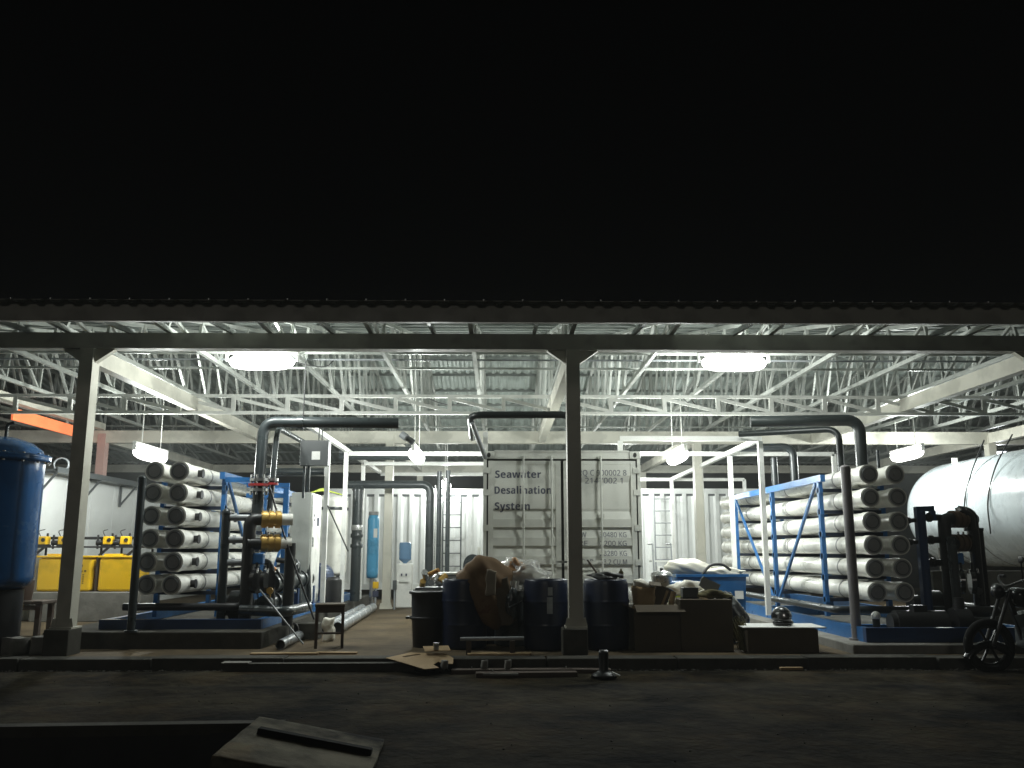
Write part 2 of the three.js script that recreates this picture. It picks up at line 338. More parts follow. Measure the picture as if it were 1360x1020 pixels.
// ───────────── lamps ─────────────
const lensGeo = (n, i) => {      // section i of n of a diffuser, lens-shaped and oversized to include lamp glare, lying along x about its own middle
  const L = n * 0.45, x0 = -L / 2 + i * 0.45, prof = [[0, -0.2225]];
  for (let k = 0; k <= 16; k++) { const x = 0.0025 + k * 0.445 / 16, t = Math.min(1, Math.abs((x0 + x) / (L / 2))); prof.push([0.112 * Math.pow(1 - t ** 4, 0.5) + 0.004, x - 0.225]); }
  prof.push([0, 0.2225]);
  return ready([lathe(prof, 24).rotateZ(-Math.PI / 2)]);
};
const lensCache = {};
function lamp(x, y, d, turn, hang, n, cd, label, group) {
  const t = thing('batten_lamp', label, 'lamp', [x, y, -d], turn, group);
  const at = n === 3 ? [-0.45, 0, 0.45] : [-0.225, 0.225], w = n * 0.45 + 0.12;
  part('housing', [rb(w, 0.05, 0.07, 0.01, 0, 0.135, 0), bx(0.03, 0.1, 0.06, -w / 2 + 0.02, 0.06, 0), bx(0.03, 0.1, 0.06, w / 2 - 0.02, 0.06, 0)], M.white, t);
  for (const [i, x] of at.entries()) {
    const o = part('lamp_tube', lensCache[`${n}.${i}`] ??= lensGeo(n, i), M.glow, t); o.position.x = x; o.castShadow = false;
    const l = new THREE.PointLight(new THREE.Color(0.94, 1, 0.96), cd / n); l.position.set(x, 0, 0); l.castShadow = true; l.shadow.radius = 4; t.add(l);
  }
  for (const s of [-1, 1]) {
    if (hang) part('suspension_rod', [rod(V(s * 0.42, 0.15, 0), V(s * 0.42, hang, 0), 0.008, 8)], M.white, t);
  }
  return t;
}
lamp(-3.28, 3.92, 12.05, 0, 0.17, 2, FRONT_CD, 'glaring tube lamp close under the front beam at left');
lamp(3.26, 3.92, 12.05, 0, 0.17, 2, FRONT_CD, 'glaring tube lamp close under the front beam at right');
lamp(-6.1, 3.0, 15.6, Math.PI / 2, 1.06, 3, PENDANT_CD, 'hanging tube lamp above the left stack of white vessels', 'hanging tube lamps');
lamp(-1.45, 2.99, 15.6, Math.PI / 2, 1.06, 3, PENDANT_CD, 'hanging tube lamp left of the shipping container', 'hanging tube lamps');
lamp(3.14, 2.98, 15.6, Math.PI / 2, 1.06, 3, PENDANT_CD, 'hanging tube lamp right of the shipping container', 'hanging tube lamps');
lamp(8.42, 3.3, 18.2, Math.PI / 2, 0.76, 3, PENDANT_CD, 'hanging tube lamp between right vessel stack and white tank', 'hanging tube lamps');
lamp(-1.35, 2.99, 22.6, Math.PI / 2, 1.1, 3, PENDANT_CD * 0.6, 'small far hanging lamp in front of the rear white container', 'hanging tube lamps');
lamp(3.14, 2.99, 22.6, Math.PI / 2, 1.1, 3, PENDANT_CD * 0.8, 'hanging tube lamp hidden behind the shipping container at right', 'hanging tube lamps');
{
  const t = thing('flood_lamp', 'square white floodlight shining above the big white tank at right', 'floodlight', [11.8, 3.5, -20.9], -0.15);
  part('housing', [rb(0.56, 0.42, 0.12, 0.02, 0, 0, -0.07)], M.grayBox, t);
  part('lamp_glass', [rb(0.48, 0.34, 0.02, 0.008, 0, 0, 0)], M.floodGlow, t);
  part('bracket', [bar(V(0, 0.2, -0.1), V(0, 0.4, -0.1), 0.04, 0.04)], M.grayBox, t);
  const l = new THREE.SpotLight(new THREE.Color(0.92, 0.96, 1), 6, 0, 1.2, 0.6); l.position.set(0, 0, 0.03); l.target.position.set(0, -1.5, 3); l.castShadow = true; l.shadow.radius = 6; t.add(l, l.target);
}

// ───────────── shipping containers ─────────────
function decal(w, profileZ, x0, yTop, lines, font, H, weight = '', k0 = 1) {  // print that follows the folded sheet; lines [[text, x, y, size]]
  const px = 400, cw = Math.round(w * px), ch = Math.round(H * px), c = document.createElement('canvas'); c.width = cw; c.height = ch;
  const g = c.getContext('2d'); g.fillStyle = '#000'; g.fillRect(0, 0, cw, ch); g.fillStyle = '#fff'; g.textBaseline = 'top';
  for (const [s, x, y, size, tw] of lines) { g.font = `${weight} ${size * px}px ${font}`; const m = g.measureText(s).width, k = tw ? tw * px / m : 1; g.save(); g.translate(x * px, y * px); g.scale(k, 1); g.fillText(s, 0, 0); g.restore(); }
  g.fillStyle = 'rgba(0,0,0,0.4)'; for (let i = 0; i < cw * ch / 60; i++) g.fillRect(rnd(0, cw), rnd(0, ch), rnd(1, 5), rnd(1, 4));   // worn paint
  const tex = new THREE.CanvasTexture(c); tex.anisotropy = 4;
  const n = 80, geo = new THREE.PlaneGeometry(w, H, 1, n), p = geo.attributes.position;
  for (let i = 0; i < p.count; i++) { const y = yTop - H / 2 + p.getY(i); p.setXYZ(i, x0 + w / 2 + p.getX(i), y, profileZ(y) + 0.004); }
  geo.computeVertexNormals(); geo.userData.ready = true;
  return [geo, mat(0.075 * k0, 0.08 * k0, 0.115 * k0 ** 0.7, { roughness: 0.8, alphaMap: tex, transparent: true })];
}
{
  const t = thing('shipping_container', 'white shipping container with closed double doors marked Seawater Desalination System', 'shipping container', [0.975, 0.28, -13.8]);
  const W = 2.44, H = 2.6, z = 0;
  const cw = ribs(6.0, 0.28, 0.036);
  part('side_wall', [strip(cw, H - 0.2, 'y').rotateY(Math.PI / 2).translate(-W / 2 + 0.03, 0.1, -0.05), strip(cw, H - 0.2, 'y').rotateY(Math.PI / 2).translate(W / 2 - 0.07, 0.1, -0.05)], M.contWhite, t);
  part('end_wall', [span(-W / 2 + 0.05, W / 2 - 0.05, 0.1, H - 0.1, -6.06, -6.02)], M.contWhite, t);
  part('roof_panel', [span(-W / 2 + 0.05, W / 2 - 0.05, H - 0.06, H - 0.03, -6.0, -0.1)], M.contWhite, t);
  part('floor_pan', [span(-W / 2 + 0.05, W / 2 - 0.05, 0.05, 0.12, -6.0, -0.1)], M.contWhite, t);
  for (const s of [-1, 1]) {
    part('corner_post', [span(s * (W / 2 - 0.025) - 0.025, s * (W / 2 - 0.025) + 0.025, 0.12, H - 0.12, -0.12, 0.0)], M.contWhite, t);
    part('top_rail', [span(s * (W / 2 - 0.04) - 0.04, s * (W / 2 - 0.04) + 0.04, H - 0.1, H - 0.02, -6.0, -0.18)], M.contWhite, t);
    part('bottom_rail', [span(s * (W / 2 - 0.04) - 0.04, s * (W / 2 - 0.04) + 0.04, 0.0, 0.1, -6.0, -0.18)], M.contWhite, t);
    for (const y of [0.06, H - 0.06]) for (const zz of [-0.08, -6.0]) { const c = part('corner_casting', [rb(0.17, 0.118, 0.178, 0.01, s * (W / 2 - 0.082), y, zz)], M.contWhite, t); if (zz > -1) part('casting_hole', [new THREE.CylinderGeometry(0.028, 0.028, 0.01, 16).rotateX(Math.PI / 2).scale(1, 1.35, 1).translate(s * (W / 2 - 0.082), y, zz + 0.09)], M.seal, c); }
  }
  part('door_header', [span(-W / 2 + 0.17, W / 2 - 0.17, H - 0.118, H, -0.14, -0.01), span(-W / 2 + 0.17, W / 2 - 0.17, H - 0.01, H + 0.012, -0.14, 0.0)], M.contWhite, t);
  part('door_sill', [span(-W / 2 + 0.17, W / 2 - 0.17, 0, 0.11, -0.14, -0.005)], M.contWhite, t);
  part('door_seal', [span(-W / 2 + 0.05, W / 2 - 0.05, 0.115, H - 0.122, -0.06, -0.045)], M.seal, t);
  // folded door leaves: y measured from the container's foot
  const folds = [1.7, 1.42, 1.14, 0.86, 0.58, 0.34];
  const prof = (first) => {
    const pts = [[H - 0.2, 0]];
    if (first) pts.push([2.22, -0.002], [2.12, -0.03], [1.72, -0.03]);
    for (const f of folds) pts.push([f + 0.012, first && f === 1.7 ? -0.03 : 0], [f - 0.01, -0.034], [f - 0.03, -0.036], [f - 0.15, 0]);
    pts.push([0.2, 0]); return pts;
  };
  const zOf = (pts, o) => (y) => { for (let i = 0; i < pts.length - 1; i++) if (y <= pts[i][0] && y >= pts[i + 1][0]) { const k = (pts[i][0] - y) / (pts[i][0] - pts[i + 1][0] || 1); return o + pts[i][1] + k * (pts[i + 1][1] - pts[i][1]); } return o; };
  for (const s of [-1, 1]) {
    const x0 = s < 0 ? -W / 2 + 0.075 : 0.022, x1 = s < 0 ? -0.022 : W / 2 - 0.075, right = s > 0, pts = prof(right), dz = -0.004;
    const d = part('door', [strip(pts, x1 - x0 - 0.16, 'x').translate(x0 + 0.08, 0, dz), span(x0, x0 + 0.08, 0.14, H - 0.15, -0.04, 0.004), span(x1 - 0.08, x1, 0.14, H - 0.15, -0.04, 0.004), span(x0 + 0.08, x1 - 0.08, H - 0.2, H - 0.15, -0.04, 0.002), span(x0 + 0.08, x1 - 0.08, 0.14, 0.2, -0.04, 0.002)], M.contWhite, t);
    const bars = s < 0 ? [-0.6, -0.165] : [0.19, 0.6];
    for (const b of bars) {
      const bz = 0.045;
      part('locking_bar', [rod(V(b, 0.1, bz), V(b, H - 0.075, bz), 0.017, 12), bx(0.07, 0.05, 0.05, b, H - 0.1, 0.02), bx(0.07, 0.05, 0.05, b, 0.13, 0.02), ...[0.55, 1.05, 1.6].map((y) => bx(0.085, 0.06, 0.045, b, y, 0.026))], M.contWhite, d);
      part('lock_handle', [bar(V(b, 0.92, bz + 0.02), V(b + s * -0.3, 0.9, bz + 0.02), 0.012, 0.03)], M.contWhite, d);
    }
    for (const y of [0.35, 0.9, 1.42, 1.96, 2.3]) part('hinge', [span(s * (W / 2 - 0.055) - 0.06, s * (W / 2 - 0.055) + 0.045, y - 0.045, y + 0.045, -0.02, 0.018)], M.contWhite, d);
    if (!right) part('lettering', ...decal(0.96, zOf(pts, dz), x0 + 0.085, 2.35, [['Seawater', 0.015, 0.02, 0.155, 0.72], ['Desalination', 0.0, 0.265, 0.155, 0.9], ['System', 0.01, 0.51, 0.155, 0.56]], 'sans-serif', 0.75, 'bold'), d);
    else {
      part('serial_number', ...decal(0.98, zOf(pts, dz), x0 + 0.045, 2.35, [['TMRQ C 900002 8', 0.02, 0.015, 0.12, 0.92], ['TXU 2147002 1', 0.02, 0.135, 0.12, 0.88]], 'sans-serif', 0.3, '', 2.2), d);
      part('weight_panel', ...decal(0.98, zOf(pts, dz), x0 + 0.045, 1.44, [['MGW', 0.04, 0.06, 0.11, 0.26], ['30480 KG', 0.5, 0.06, 0.11, 0.42], ['TARE', 0.02, 0.19, 0.11, 0.3], ['2200 KG', 0.5, 0.19, 0.11, 0.42], ['NET', 0.02, 0.34, 0.11, 0.22], ['28280 KG', 0.5, 0.34, 0.11, 0.42], ['CU.CAP', 0.04, 0.47, 0.11, 0.36], ['33.2 CU.M', 0.5, 0.47, 0.11, 0.42]], 'sans-serif', 0.64, '', 2.2), d);
    }
  }
}
function sideContainer(label, x0, x1, y0, y1, d) {
  const t = thing('rear_container', label, 'shipping container', [x0, y0, -d], 0), w = x1 - x0, h = y1 - y0;
  part('corrugated_side', [strip(ribs(w - 0.3, 0.3, 0.04), h - 0.24, 'y').translate(0.15, 0.12, -0.05)], M.wall, t);
  part('top_rail', [span(0, w, h - 0.14, h, -0.1, 0)], M.wall, t); part('rail_shadow_gap', [span(0.15, w - 0.15, h - 0.2, h - 0.142, -0.11, -0.02)], M.grayBox, t);  // solid dark strip stands in for the shadow below the top rail
  part('bottom_rail', [span(0, w, 0, 0.14, -0.1, 0)], M.wall, t);
  for (const x of [0, w - 0.15]) part('corner_post', [span(x, x + 0.15, 0.14, h - 0.14, -0.12, 0.004)], M.wall, t);
  part('shell', [span(0.05, w - 0.05, 0.05, h - 0.05, -2.4, -0.14)], M.wall, t);
  for (const x of [0.4, w / 2, w - 0.4]) part('skid_block', [bx(0.3, y0 - 0.14, 0.3, x, (0.14 - y0) / 2, -0.3)], M.concrete, t);
  return t;
}
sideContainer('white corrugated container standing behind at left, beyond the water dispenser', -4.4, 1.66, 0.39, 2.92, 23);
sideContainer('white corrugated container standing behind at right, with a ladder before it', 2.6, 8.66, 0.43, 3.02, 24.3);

// left white wall of panels, its tray and brackets
{
  const t = thing('panel_wall', 'white panel wall along the left side behind the yellow tanks', 'wall');
  const g = ready([rb(0.08, 2.66, 1.086, 0.006)]);
  for (let i = 0; i < 12; i++) { const o = part('wall_panel', g, M.wall, t); o.position.set(-8.46 + (i % 2) * 0.004, 1.47, -13.6 - i * 1.1); }
  const s = thing('cable_tray', 'dark steel tray on triangular brackets along the top of the left white wall', 'cable tray');
  part('tray', [span(-8.4, -8.0, 2.775, 2.815, -21, -16.2), span(-8.03, -7.98, 2.75, 2.85, -21, -16.2)], M.grayBox, s);
  for (const d of [16.3, 18.1, 19.9]) part('bracket', [bar(V(-8.38, 2.76, -d), V(-8.38, 2.3, -d), 0.04, 0.04), bar(V(-8.38, 2.76, -d), V(-8.02, 2.76, -d), 0.04, 0.04), bar(V(-8.37, 2.34, -d), V(-8.05, 2.75, -d), 0.03, 0.035)], M.grayBox, s);
  const r = thing('hose_coil', 'pale coiled hose standing on the cable tray at far left', 'hose', [-8.2, 2.8, -16.75], 0.25);
  part('coil', [0, 1, 2].map((i) => new THREE.TorusGeometry(0.13 - i * 0.003, 0.014, 8, 28).scale(1, 0.95, 1).translate(0, 0.14, (i - 1) * 0.03)), M.pvcLight, r);
}

// ───────────── membrane racks ─────────────
const VL = 7.5;
function makeVessel() {
  const g = new THREE.Mesh(ready([rod(V(0, 0, -0.2), V(0, 0, -VL), 0.121, 30), rod(V(0, 0, -0.005), V(0, 0, -0.2), 0.13, 30), rod(V(0, 0, -0.2), V(0, 0, -0.24), 0.13, 30, 0.121), rod(V(0, 0, -VL), V(0, 0, -VL - 0.2), 0.13, 30),
    rod(V(0, 0, -3.9), V(0, 0, -3.96), 0.1235, 30)]), M.vessel);
  shade(g); g.name = 'pressure_vessel';
  part('end_cap', [rod(V(0, 0, 0.003), V(0, 0, -0.03), 0.112, 30), rod(V(0, 0, 0.012), V(0, 0, 0), 0.028, 16)], M.cap, g);
  part('snap_ring', [new THREE.TorusGeometry(0.086, 0.007, 8, 30).translate(0, 0, 0.005)], M.grayBox, g);
  part('label_sticker', [new THREE.CylinderGeometry(0.1225, 0.1225, 0.34, 8, 1, true, -0.5, 0.6).rotateX(Math.PI / 2).translate(0, 0, -0.78)], M.pvcLight, g);
  part('end_cap', [rod(V(0, 0, -VL - 0.21), V(0, 0, -VL - 0.19), 0.1, 28), rod(V(0, 0, -VL - 0.26), V(0, 0, -VL - 0.2), 0.035, 16)], M.cap, g);
  for (const d of [1.0, 3.2, 5.6]) part('strap', [rod(V(0, 0, -d), V(0, 0, -d - 0.035), 0.126, 30)], M.cap, g);
  return g;
}
const vesselA = makeVessel();
function rack(label, cols, ys, side, d0) {    // side: +1 means the open face looks to +x
  const t = thing('membrane_rack', label, 'membrane rack', [0, 0, -d0]);
  const outer = cols[0] + side * 0.28, inner = cols[cols.length - 1] - side * 0.26, B = 0.44;
  for (const x of cols) for (const [i, y] of ys.entries()) {
    const v = vesselA.clone(); v.position.set(x, y, rnd(-0.012, 0.012)); t.add(v);
    part('side_port', [rod(V(side * 0.1, 0, -0.42), V(side * 0.175, 0, -0.42), 0.048, 16), rod(V(side * 0.168, 0, -0.42), V(side * 0.185, 0, -0.42), 0.06, 16)], M.black, v);
  }
  const top = ys[0] + 0.02;
  const at = [1.1, 3.4, 5.8];
  part('top_beam', [bar(V(outer, top, -0.95), V(outer, top, -6.0), 0.07, 0.1)], M.blue, t);
  part('top_beam', [bar(V(inner, top, -0.95), V(inner, top, -6.0), 0.07, 0.1)], M.blue, t);
  for (const z of at) for (const x of [outer, inner]) part('post', [bar(V(x, B, -z), V(x, top - 0.05, -z), 0.06, 0.08)], M.blue, t);
  for (const z of at) for (let i = 0; i < ys.length; i++) {
    const y = ys[i] - 0.15;
    part('cradle_arm', [bar(V(outer + side * 0.03, y, -z), V(inner - side * 0.03, y, -z), 0.07, 0.05)], M.blackBlue, t);
    part('clamp_plate', [bx(0.05, 0.075, 0.14, outer + side * 0.005, y, -z)], M.blue, t);
  }
  part('brace', [bar(V(outer + side * 0.02, top - 0.06, -1.2), V(outer + side * 0.02, B + 0.08, -3.3), 0.035, 0.05)], M.blue, t);
  part('brace', [bar(V(outer + side * 0.02, top - 0.06, -5.7), V(outer + side * 0.02, B + 0.08, -3.5), 0.035, 0.05)], M.blue, t);
  return t;
}
const LC = [-4.26, -4.59], RC = [4.97, 5.33];
const rackL = rack('left rack of stacked white pressure vessels in a blue frame', LC, [2.4, 2.11, 1.81, 1.51, 1.21, 0.92], 1, 11.9);
const rackR = rack('right rack of stacked white pressure vessels in a blue frame', RC, [2.37, 2.06, 1.74, 1.43, 1.13, 0.82], -1, 11.9);
// base frames carry racks and pumps
part('front_member', [span(-5.2, -3.1, 0.352, 0.475, -12.1, -12.0).translate(0, 0, 11.9)], M.blueDark, rackL);
part('base_frame', [span(-3.2, -3.1, 0.33, 0.47, -20.4, -12.1), span(-5.2, -5.1, 0.33, 0.47, -20.4, -12.1), span(-5.1, -3.2, 0.33, 0.45, -16.1, -16.0), span(-5.1, -3.2, 0.33, 0.45, -20.4, -20.3)].map((g) => g.translate(0, 0, 11.9)), M.blue, rackL);
part('front_member', [span(4.5, 6.6, 0.252, 0.425, -11.3, -11.2).translate(0, 0, 11.9)], M.blueDark, rackR);
part('base_frame', [span(4.5, 4.6, 0.25, 0.42, -20.4, -11.3), span(6.5, 6.6, 0.25, 0.42, -20.4, -11.3), span(4.6, 6.5, 0.25, 0.4, -16.1, -16.0), span(4.6, 6.5, 0.25, 0.4, -20.4, -20.3), span(4.6, 6.5, 0.25, 0.4, -12.1, -12.0)].map((g) => g.translate(0, 0, 11.9)), M.blue, rackR);
{ // concrete plinths
  const a = thing('concrete_plinth', 'low concrete plinth under the left vessel rack', 'plinth'); part('block', [rb(2.75, 0.24, 9.6, 0.02, -4.37, 0.23, -16.45)], M.kerb, a);
  const b = thing('concrete_plinth', 'low concrete plinth under the right vessel rack', 'plinth'); part('block', [rb(2.75, 0.14, 10.0, 0.02, 5.62, 0.18, -15.98)], M.concrete, b);
}
// bottom manifold of each rack
part('drain_pipe', [...pipe([V(-5.0, 0.62, -0.35), V(-3.5, 0.62, -0.35), V(-3.5, 0.62, -3)], 0.05)], M.black, rackL);
part('drain_pipe', [...pipe([V(6.0, 0.58, -0.25), V(4.5, 0.58, -0.25), V(4.5, 0.58, -6)], 0.05)], M.pvc, rackR);

function upright(label, x, d, y0, y1, r, m) {
  const t = thing('header_pipe', label, 'pipe', [x, y0, -d]);
  part('pipe', [rod(V(0, 0, 0), V(0, y1 - y0, 0), r, 20)], m, t);
  part('cap', [new THREE.SphereGeometry(r * 1.08, 20, 10, 0, Math.PI * 2, 0, Math.PI / 2).scale(1, 0.6, 1).translate(0, y1 - y0, 0), rod(V(0, y1 - y0 - 0.06, 0), V(0, y1 - y0, 0), r * 1.08, 20)], m, t);
  part('foot_flange', [rod(V(0, 0, 0), V(0, 0.025, 0), r * 1.6, 20)], m, t);
  return t;
}
part('post', [bar(V(-3.32, 0.45, -2.1), V(-3.32, 2.32, -2.1), 0.08, 0.08)], M.blue, rackL);
for (const [y, z, x] of [[2.36, -2.1, -3.28], [2.2, -2.1, -3.36], [2.36, -1.0, -3.45]]) part('cross_rail', [bar(V(x, y, z), V(-3.94, y, z), 0.05, 0.07)], M.blue, rackL);
upright('dark upright header pipe in front of the outer vessels of the left rack', -4.62, 11.6, 0.35, 2.28, 0.05, M.pvc);
upright('thick grey upright header pipe in front of the right vessel rack', 4.52, 11.55, 0.25, 2.42, 0.062, mat(0.2, 0.19, 0.2, { ...G1, roughness: 0.45 }));

// valve and coupling manifolds (left one seen clearly, shadow on the right one put into darker colours)
function manifold(label, ox, oz, s, dark) {
  const t = thing('pump_manifold', label, 'manifold', [ox, 0.36, oz]), B = -0.36;
  const y = (v) => v + B, pm = dark ? M.black : M.pvc, cm = dark ? mat(0.1, 0.06, 0.035, { roughness: 0.5 }) : M.brass;
  part('header_pipe', [rod(V(0, 0, 0), V(0, y(1.86), 0), 0.06, 18), new THREE.SphereGeometry(0.065, 18, 10).translate(0, y(1.86), 0)], dark ? M.blueDark : M.pvc, t);
  for (const yy of [1.8, 1.5, 1.2]) part('branch_pipe', [rod(V(s * 0.05, y(yy), 0), V(s * 0.3, y(yy), -0.05), 0.045, 14), rod(V(s * 0.1, y(yy), -0.01), V(s * 0.14, y(yy), -0.018), 0.062, 14)], dark ? M.black : M.pvcLight, t);
  part('riser_pipe', [...pipe([V(s * 0.32, 0, -0.02), V(s * 0.32, y(1.78), -0.02), V(s * 0.5, y(1.78), -0.1)], 0.085, 0.14)], M.black, t);
  part('riser_pipe', [...pipe([V(s * 0.3, y(1.45), 0.02), V(s * 0.5, y(1.45), -0.08)], 0.08, 0.14)], M.black, t);
  for (const yy of [1.78, 1.46]) {
    const c = part('coupling', [0, 1, 2].flatMap((i) => [rod(V(s * (0.46 + i * 0.085), y(yy), -0.09 - i * 0.03), V(s * (0.52 + i * 0.085), y(yy), -0.112 - i * 0.03), 0.118, 22), rod(V(s * (0.45 + i * 0.085), y(yy), -0.087 - i * 0.03), V(s * (0.535 + i * 0.085), y(yy), -0.118 - i * 0.03), 0.1, 22)]), cm, t);
    part('bolt', [0, 1, 2].flatMap((i) => [rod(V(s * (0.49 + i * 0.085), y(yy) + 0.115, 0.0 - i * 0.03), V(s * (0.49 + i * 0.085), y(yy) + 0.15, 0.0 - i * 0.03), 0.014, 8)]), M.chrome, c);
    part('pipe_end', [rod(V(s * 0.7, y(yy), -0.17), V(s * 0.85, y(yy), -0.22), 0.082, 18)], dark ? M.black : M.vessel, t);
  }
  part('riser_pipe', [...pipe([V(s * 0.84, 0, -0.22), V(s * 0.84, y(1.46), -0.22)], 0.075)], dark ? M.blueDark : M.black, t);
  part('valve_block', [rb(0.14, 0.15, 0.14, 0.02, s * 0.46, y(1.25), -0.04)], M.blue, t);
  for (const i of [0, 1]) part('valve_disc', [new THREE.CylinderGeometry(0.16, 0.16, 0.06, 24).rotateZ(Math.PI / 2).rotateY(s * -0.3).translate(s * (0.46 + i * 0.15), y(0.95), 0.02), rod(V(s * (0.46 + i * 0.15), y(1.1), 0.05), V(s * (0.46 + i * 0.15), y(1.2), 0.05), 0.018, 8)], M.blackGloss, t);
  for (const i of [0, 1]) part('bolt', [rod(V(s * (0.5 + i * 0.13), y(1.12), 0.14), V(s * (0.5 + i * 0.13), y(1.06), 0.16), 0.016, 8)], M.chrome, t);
  part('gauge', [new THREE.CylinderGeometry(0.045, 0.045, 0.03, 18).rotateX(Math.PI / 2).translate(s * 0.66, y(0.83), 0.08), rod(V(s * 0.66, y(0.74), 0.06), V(s * 0.66, y(0.8), 0.06), 0.012, 8)], dark ? M.black : M.brass, t);
  part('suction_pipe', [...pipe([V(s * 0.28, y(0.58), 0.1), V(s * 0.9, y(0.56), 0.1), V(s * 0.95, y(0.56), -1.0)], 0.07, 0.15)], dark ? M.black : M.pvc, t);
  part('pump_body', [rod(V(s * 0.05, y(0.62), -0.3), V(s * 0.3, y(0.62), -0.3), 0.2, 24), rod(V(s * -0.1, y(0.62), -0.3), V(s * 0.05, y(0.62), -0.3), 0.14, 24)], M.black, t);
  return t;
}
manifold('pump manifold with two yellow brass couplings beside the left vessel rack', -3.72, -12.3, 1, false);
manifold('black pump manifold with brown couplings in front of the white tank at right', 5.72, -12.1, 1, true);
{ // right manifold: extra frame above
  const t = thing('valve_stand', 'dark blue valve stand with thick black riser beside the right rack', 'valve stand', [6.5, 0.34, -12.2]);
  part('riser', [rod(V(0, 0, 0), V(0, 1.28, 0), 0.1, 20), rod(V(-0.02, 1.28, 0), V(-0.02, 1.32, 0), 0.125, 20), ...pipe([V(-0.02, 1.3, 0), V(-0.02, 1.52, 0), V(-0.2, 1.56, -0.02)], 0.07, 0.1)], M.blackGloss, t);
  part('frame', [bar(V(-0.8, 0, 0.1), V(-0.8, 1.6, 0.1), 0.1, 0.1), bar(V(-0.84, 1.57, 0.1), V(-0.6, 1.58, 0.1), 0.07, 0.07), bar(V(-0.62, 1.55, 0.1), V(-0.62, 1.42, 0.1), 0.07, 0.07)], M.blueDark, t);
  for (const y of [1.42, 1.13]) part('stub_valve', [rod(V(-0.86, y, 0.1), V(-1.02, y, 0.1), 0.03, 12), new THREE.SphereGeometry(0.045, 14, 10).translate(-0.95, y, 0.1)], M.black, t);
  part('front_pipe', [rod(V(-0.48, 0.02, 0.3), V(-0.47, 1.2, 0.25), 0.06, 18)], M.pvc, t);
}
{ // dark pump set on the right base frame
  const t = thing('black_pump', 'black pump set lying on the front of the right base frame', 'pump', [5.0, 0.26, -11.75]);
  part('motor', [rod(V(0.1, 0.18, 0), V(0.75, 0.18, 0), 0.16, 22), rod(V(0.04, 0.18, 0), V(0.1, 0.18, 0), 0.12, 22)], M.black, t);
  part('casing', [rod(V(0.85, 0.18, 0), V(1.05, 0.18, 0), 0.19, 24), rod(V(0.95, 0.18, 0), V(0.95, 0.5, 0), 0.07, 16), rod(V(1.05, 0.18, 0), V(1.4, 0.18, 0), 0.075, 16)], M.black, t);
  part('terminal_box', [rb(0.18, 0.09, 0.14, 0.01, 0.42, 0.36, 0)], M.black, t);
  part('foot', [bx(0.7, 0.05, 0.28, 0.42, 0.025, 0)], M.blueDark, t);
  const k = thing('pipe_stub', 'short pipe stub with a pale round cap beside the thick grey header pipe', 'pipe', [4.74, 0.4, -11.45]);
  part('pipe', [rod(V(0, 0, 0), V(0, 0.13, 0), 0.045, 16)], M.pvc, k); part('cap', [new THREE.SphereGeometry(0.058, 18, 12).translate(0, 0.15, 0)], M.label, k);
}
// overhead pipework
function overhead(label, pts, r, extra, m0 = M.pvc) {
  const t = thing('overhead_pipe', label, 'pipe', [pts[0].x, pts[0].y, pts[0].z]), o = pts[0];
  part('pipe', pipe(pts.map((p) => p.clone().sub(o)), r, 0.2, 18), m0, t);
  for (const [p, m, k, h] of extra || []) part('flange', [orient(new THREE.CylinderGeometry(r * (k || 1.7), r * (k || 1.7), h || 0.04, 24), p.clone().sub(o).add(V(0, -0.02, 0)), p.clone().sub(o).add(V(0, 0.02, 0)))], m || M.pvc, t);
  return t;
}
{
  const p = overhead('grey overhead pipe dropping to a red flange on the left manifold', [V(-3.36, 1.86, -12.5), V(-3.36, 3.16, -12.6), V(-1.45, 3.16, -12.7)], 0.078, [[V(-3.36, 2.33, -12.54), M.steel, 1.75], [V(-3.36, 2.26, -12.535), M.red, 1.9, 0.035], [V(-3.36, 2.19, -12.53), M.steel, 1.7]]);
  part('flange_bolt', Array.from({ length: 8 }, (_, i) => rod(V(0.115 * Math.cos(i * 0.785), 0.26, -0.03 + 0.115 * Math.sin(i * 0.785)), V(0.115 * Math.cos(i * 0.785), 0.54, -0.03 + 0.115 * Math.sin(i * 0.785)), 0.013, 8)), M.chrome, p);
  part('pipe_hanger', [rod(V(0.55, 1.3, -0.15), V(0.55, 2.2, -0.15), 0.008, 6), new THREE.TorusGeometry(0.085, 0.01, 8, 20).rotateY(Math.PI / 2).translate(0.55, 1.3, -0.15)], M.black, p);
  part('clamp', [new THREE.CylinderGeometry(0.09, 0.09, 0.08, 20).rotateZ(Math.PI / 2).translate(0.52, 1.3, -0.13)], M.pvc, p);
  const q = overhead('thinner grey pipe running beside the flanged overhead pipe at left', [V(-3.2, 1.9, -12.55), V(-3.2, 3.1, -12.75), V(-3.2, 3.1, -15.5)], 0.04, [[V(-3.2, 2.28, -12.6), M.red, 2.2, 0.03], [V(-3.2, 2.34, -12.62), M.steel, 2.1]]);
  const r = overhead('pipe with open steel ends slanting from the left overhead pipe', [V(-1.5, 3.1, -13.4), V(-1.3, 2.97, -13.45)], 0.045, null, M.pvcLight);
  part('steel_end', [rod(V(0.02, -0.01, 0), V(0.1, -0.07, 0.03), 0.055, 18)], M.pvcLight, r);
}
overhead('black overhead pipe crossing above the shipping container doors', [V(-0.42, 3.1, -13.9), V(-0.42, 3.29, -12.75), V(1.05, 3.29, -12.7), V(1.05, 2.95, -12.8)], 0.052, null, M.darkPipe);
{ // sloping stub under the black pipe
  const t = thing('steel_conduit', 'pale conduit sloping down from the black pipe to the container roof', 'conduit', [-0.4, 3.2, -12.9]);
  part('tube', pipe([V(0, 0, 0), V(0.18, -0.42, -0.9)], 0.035), M.pvcLight, t);
}
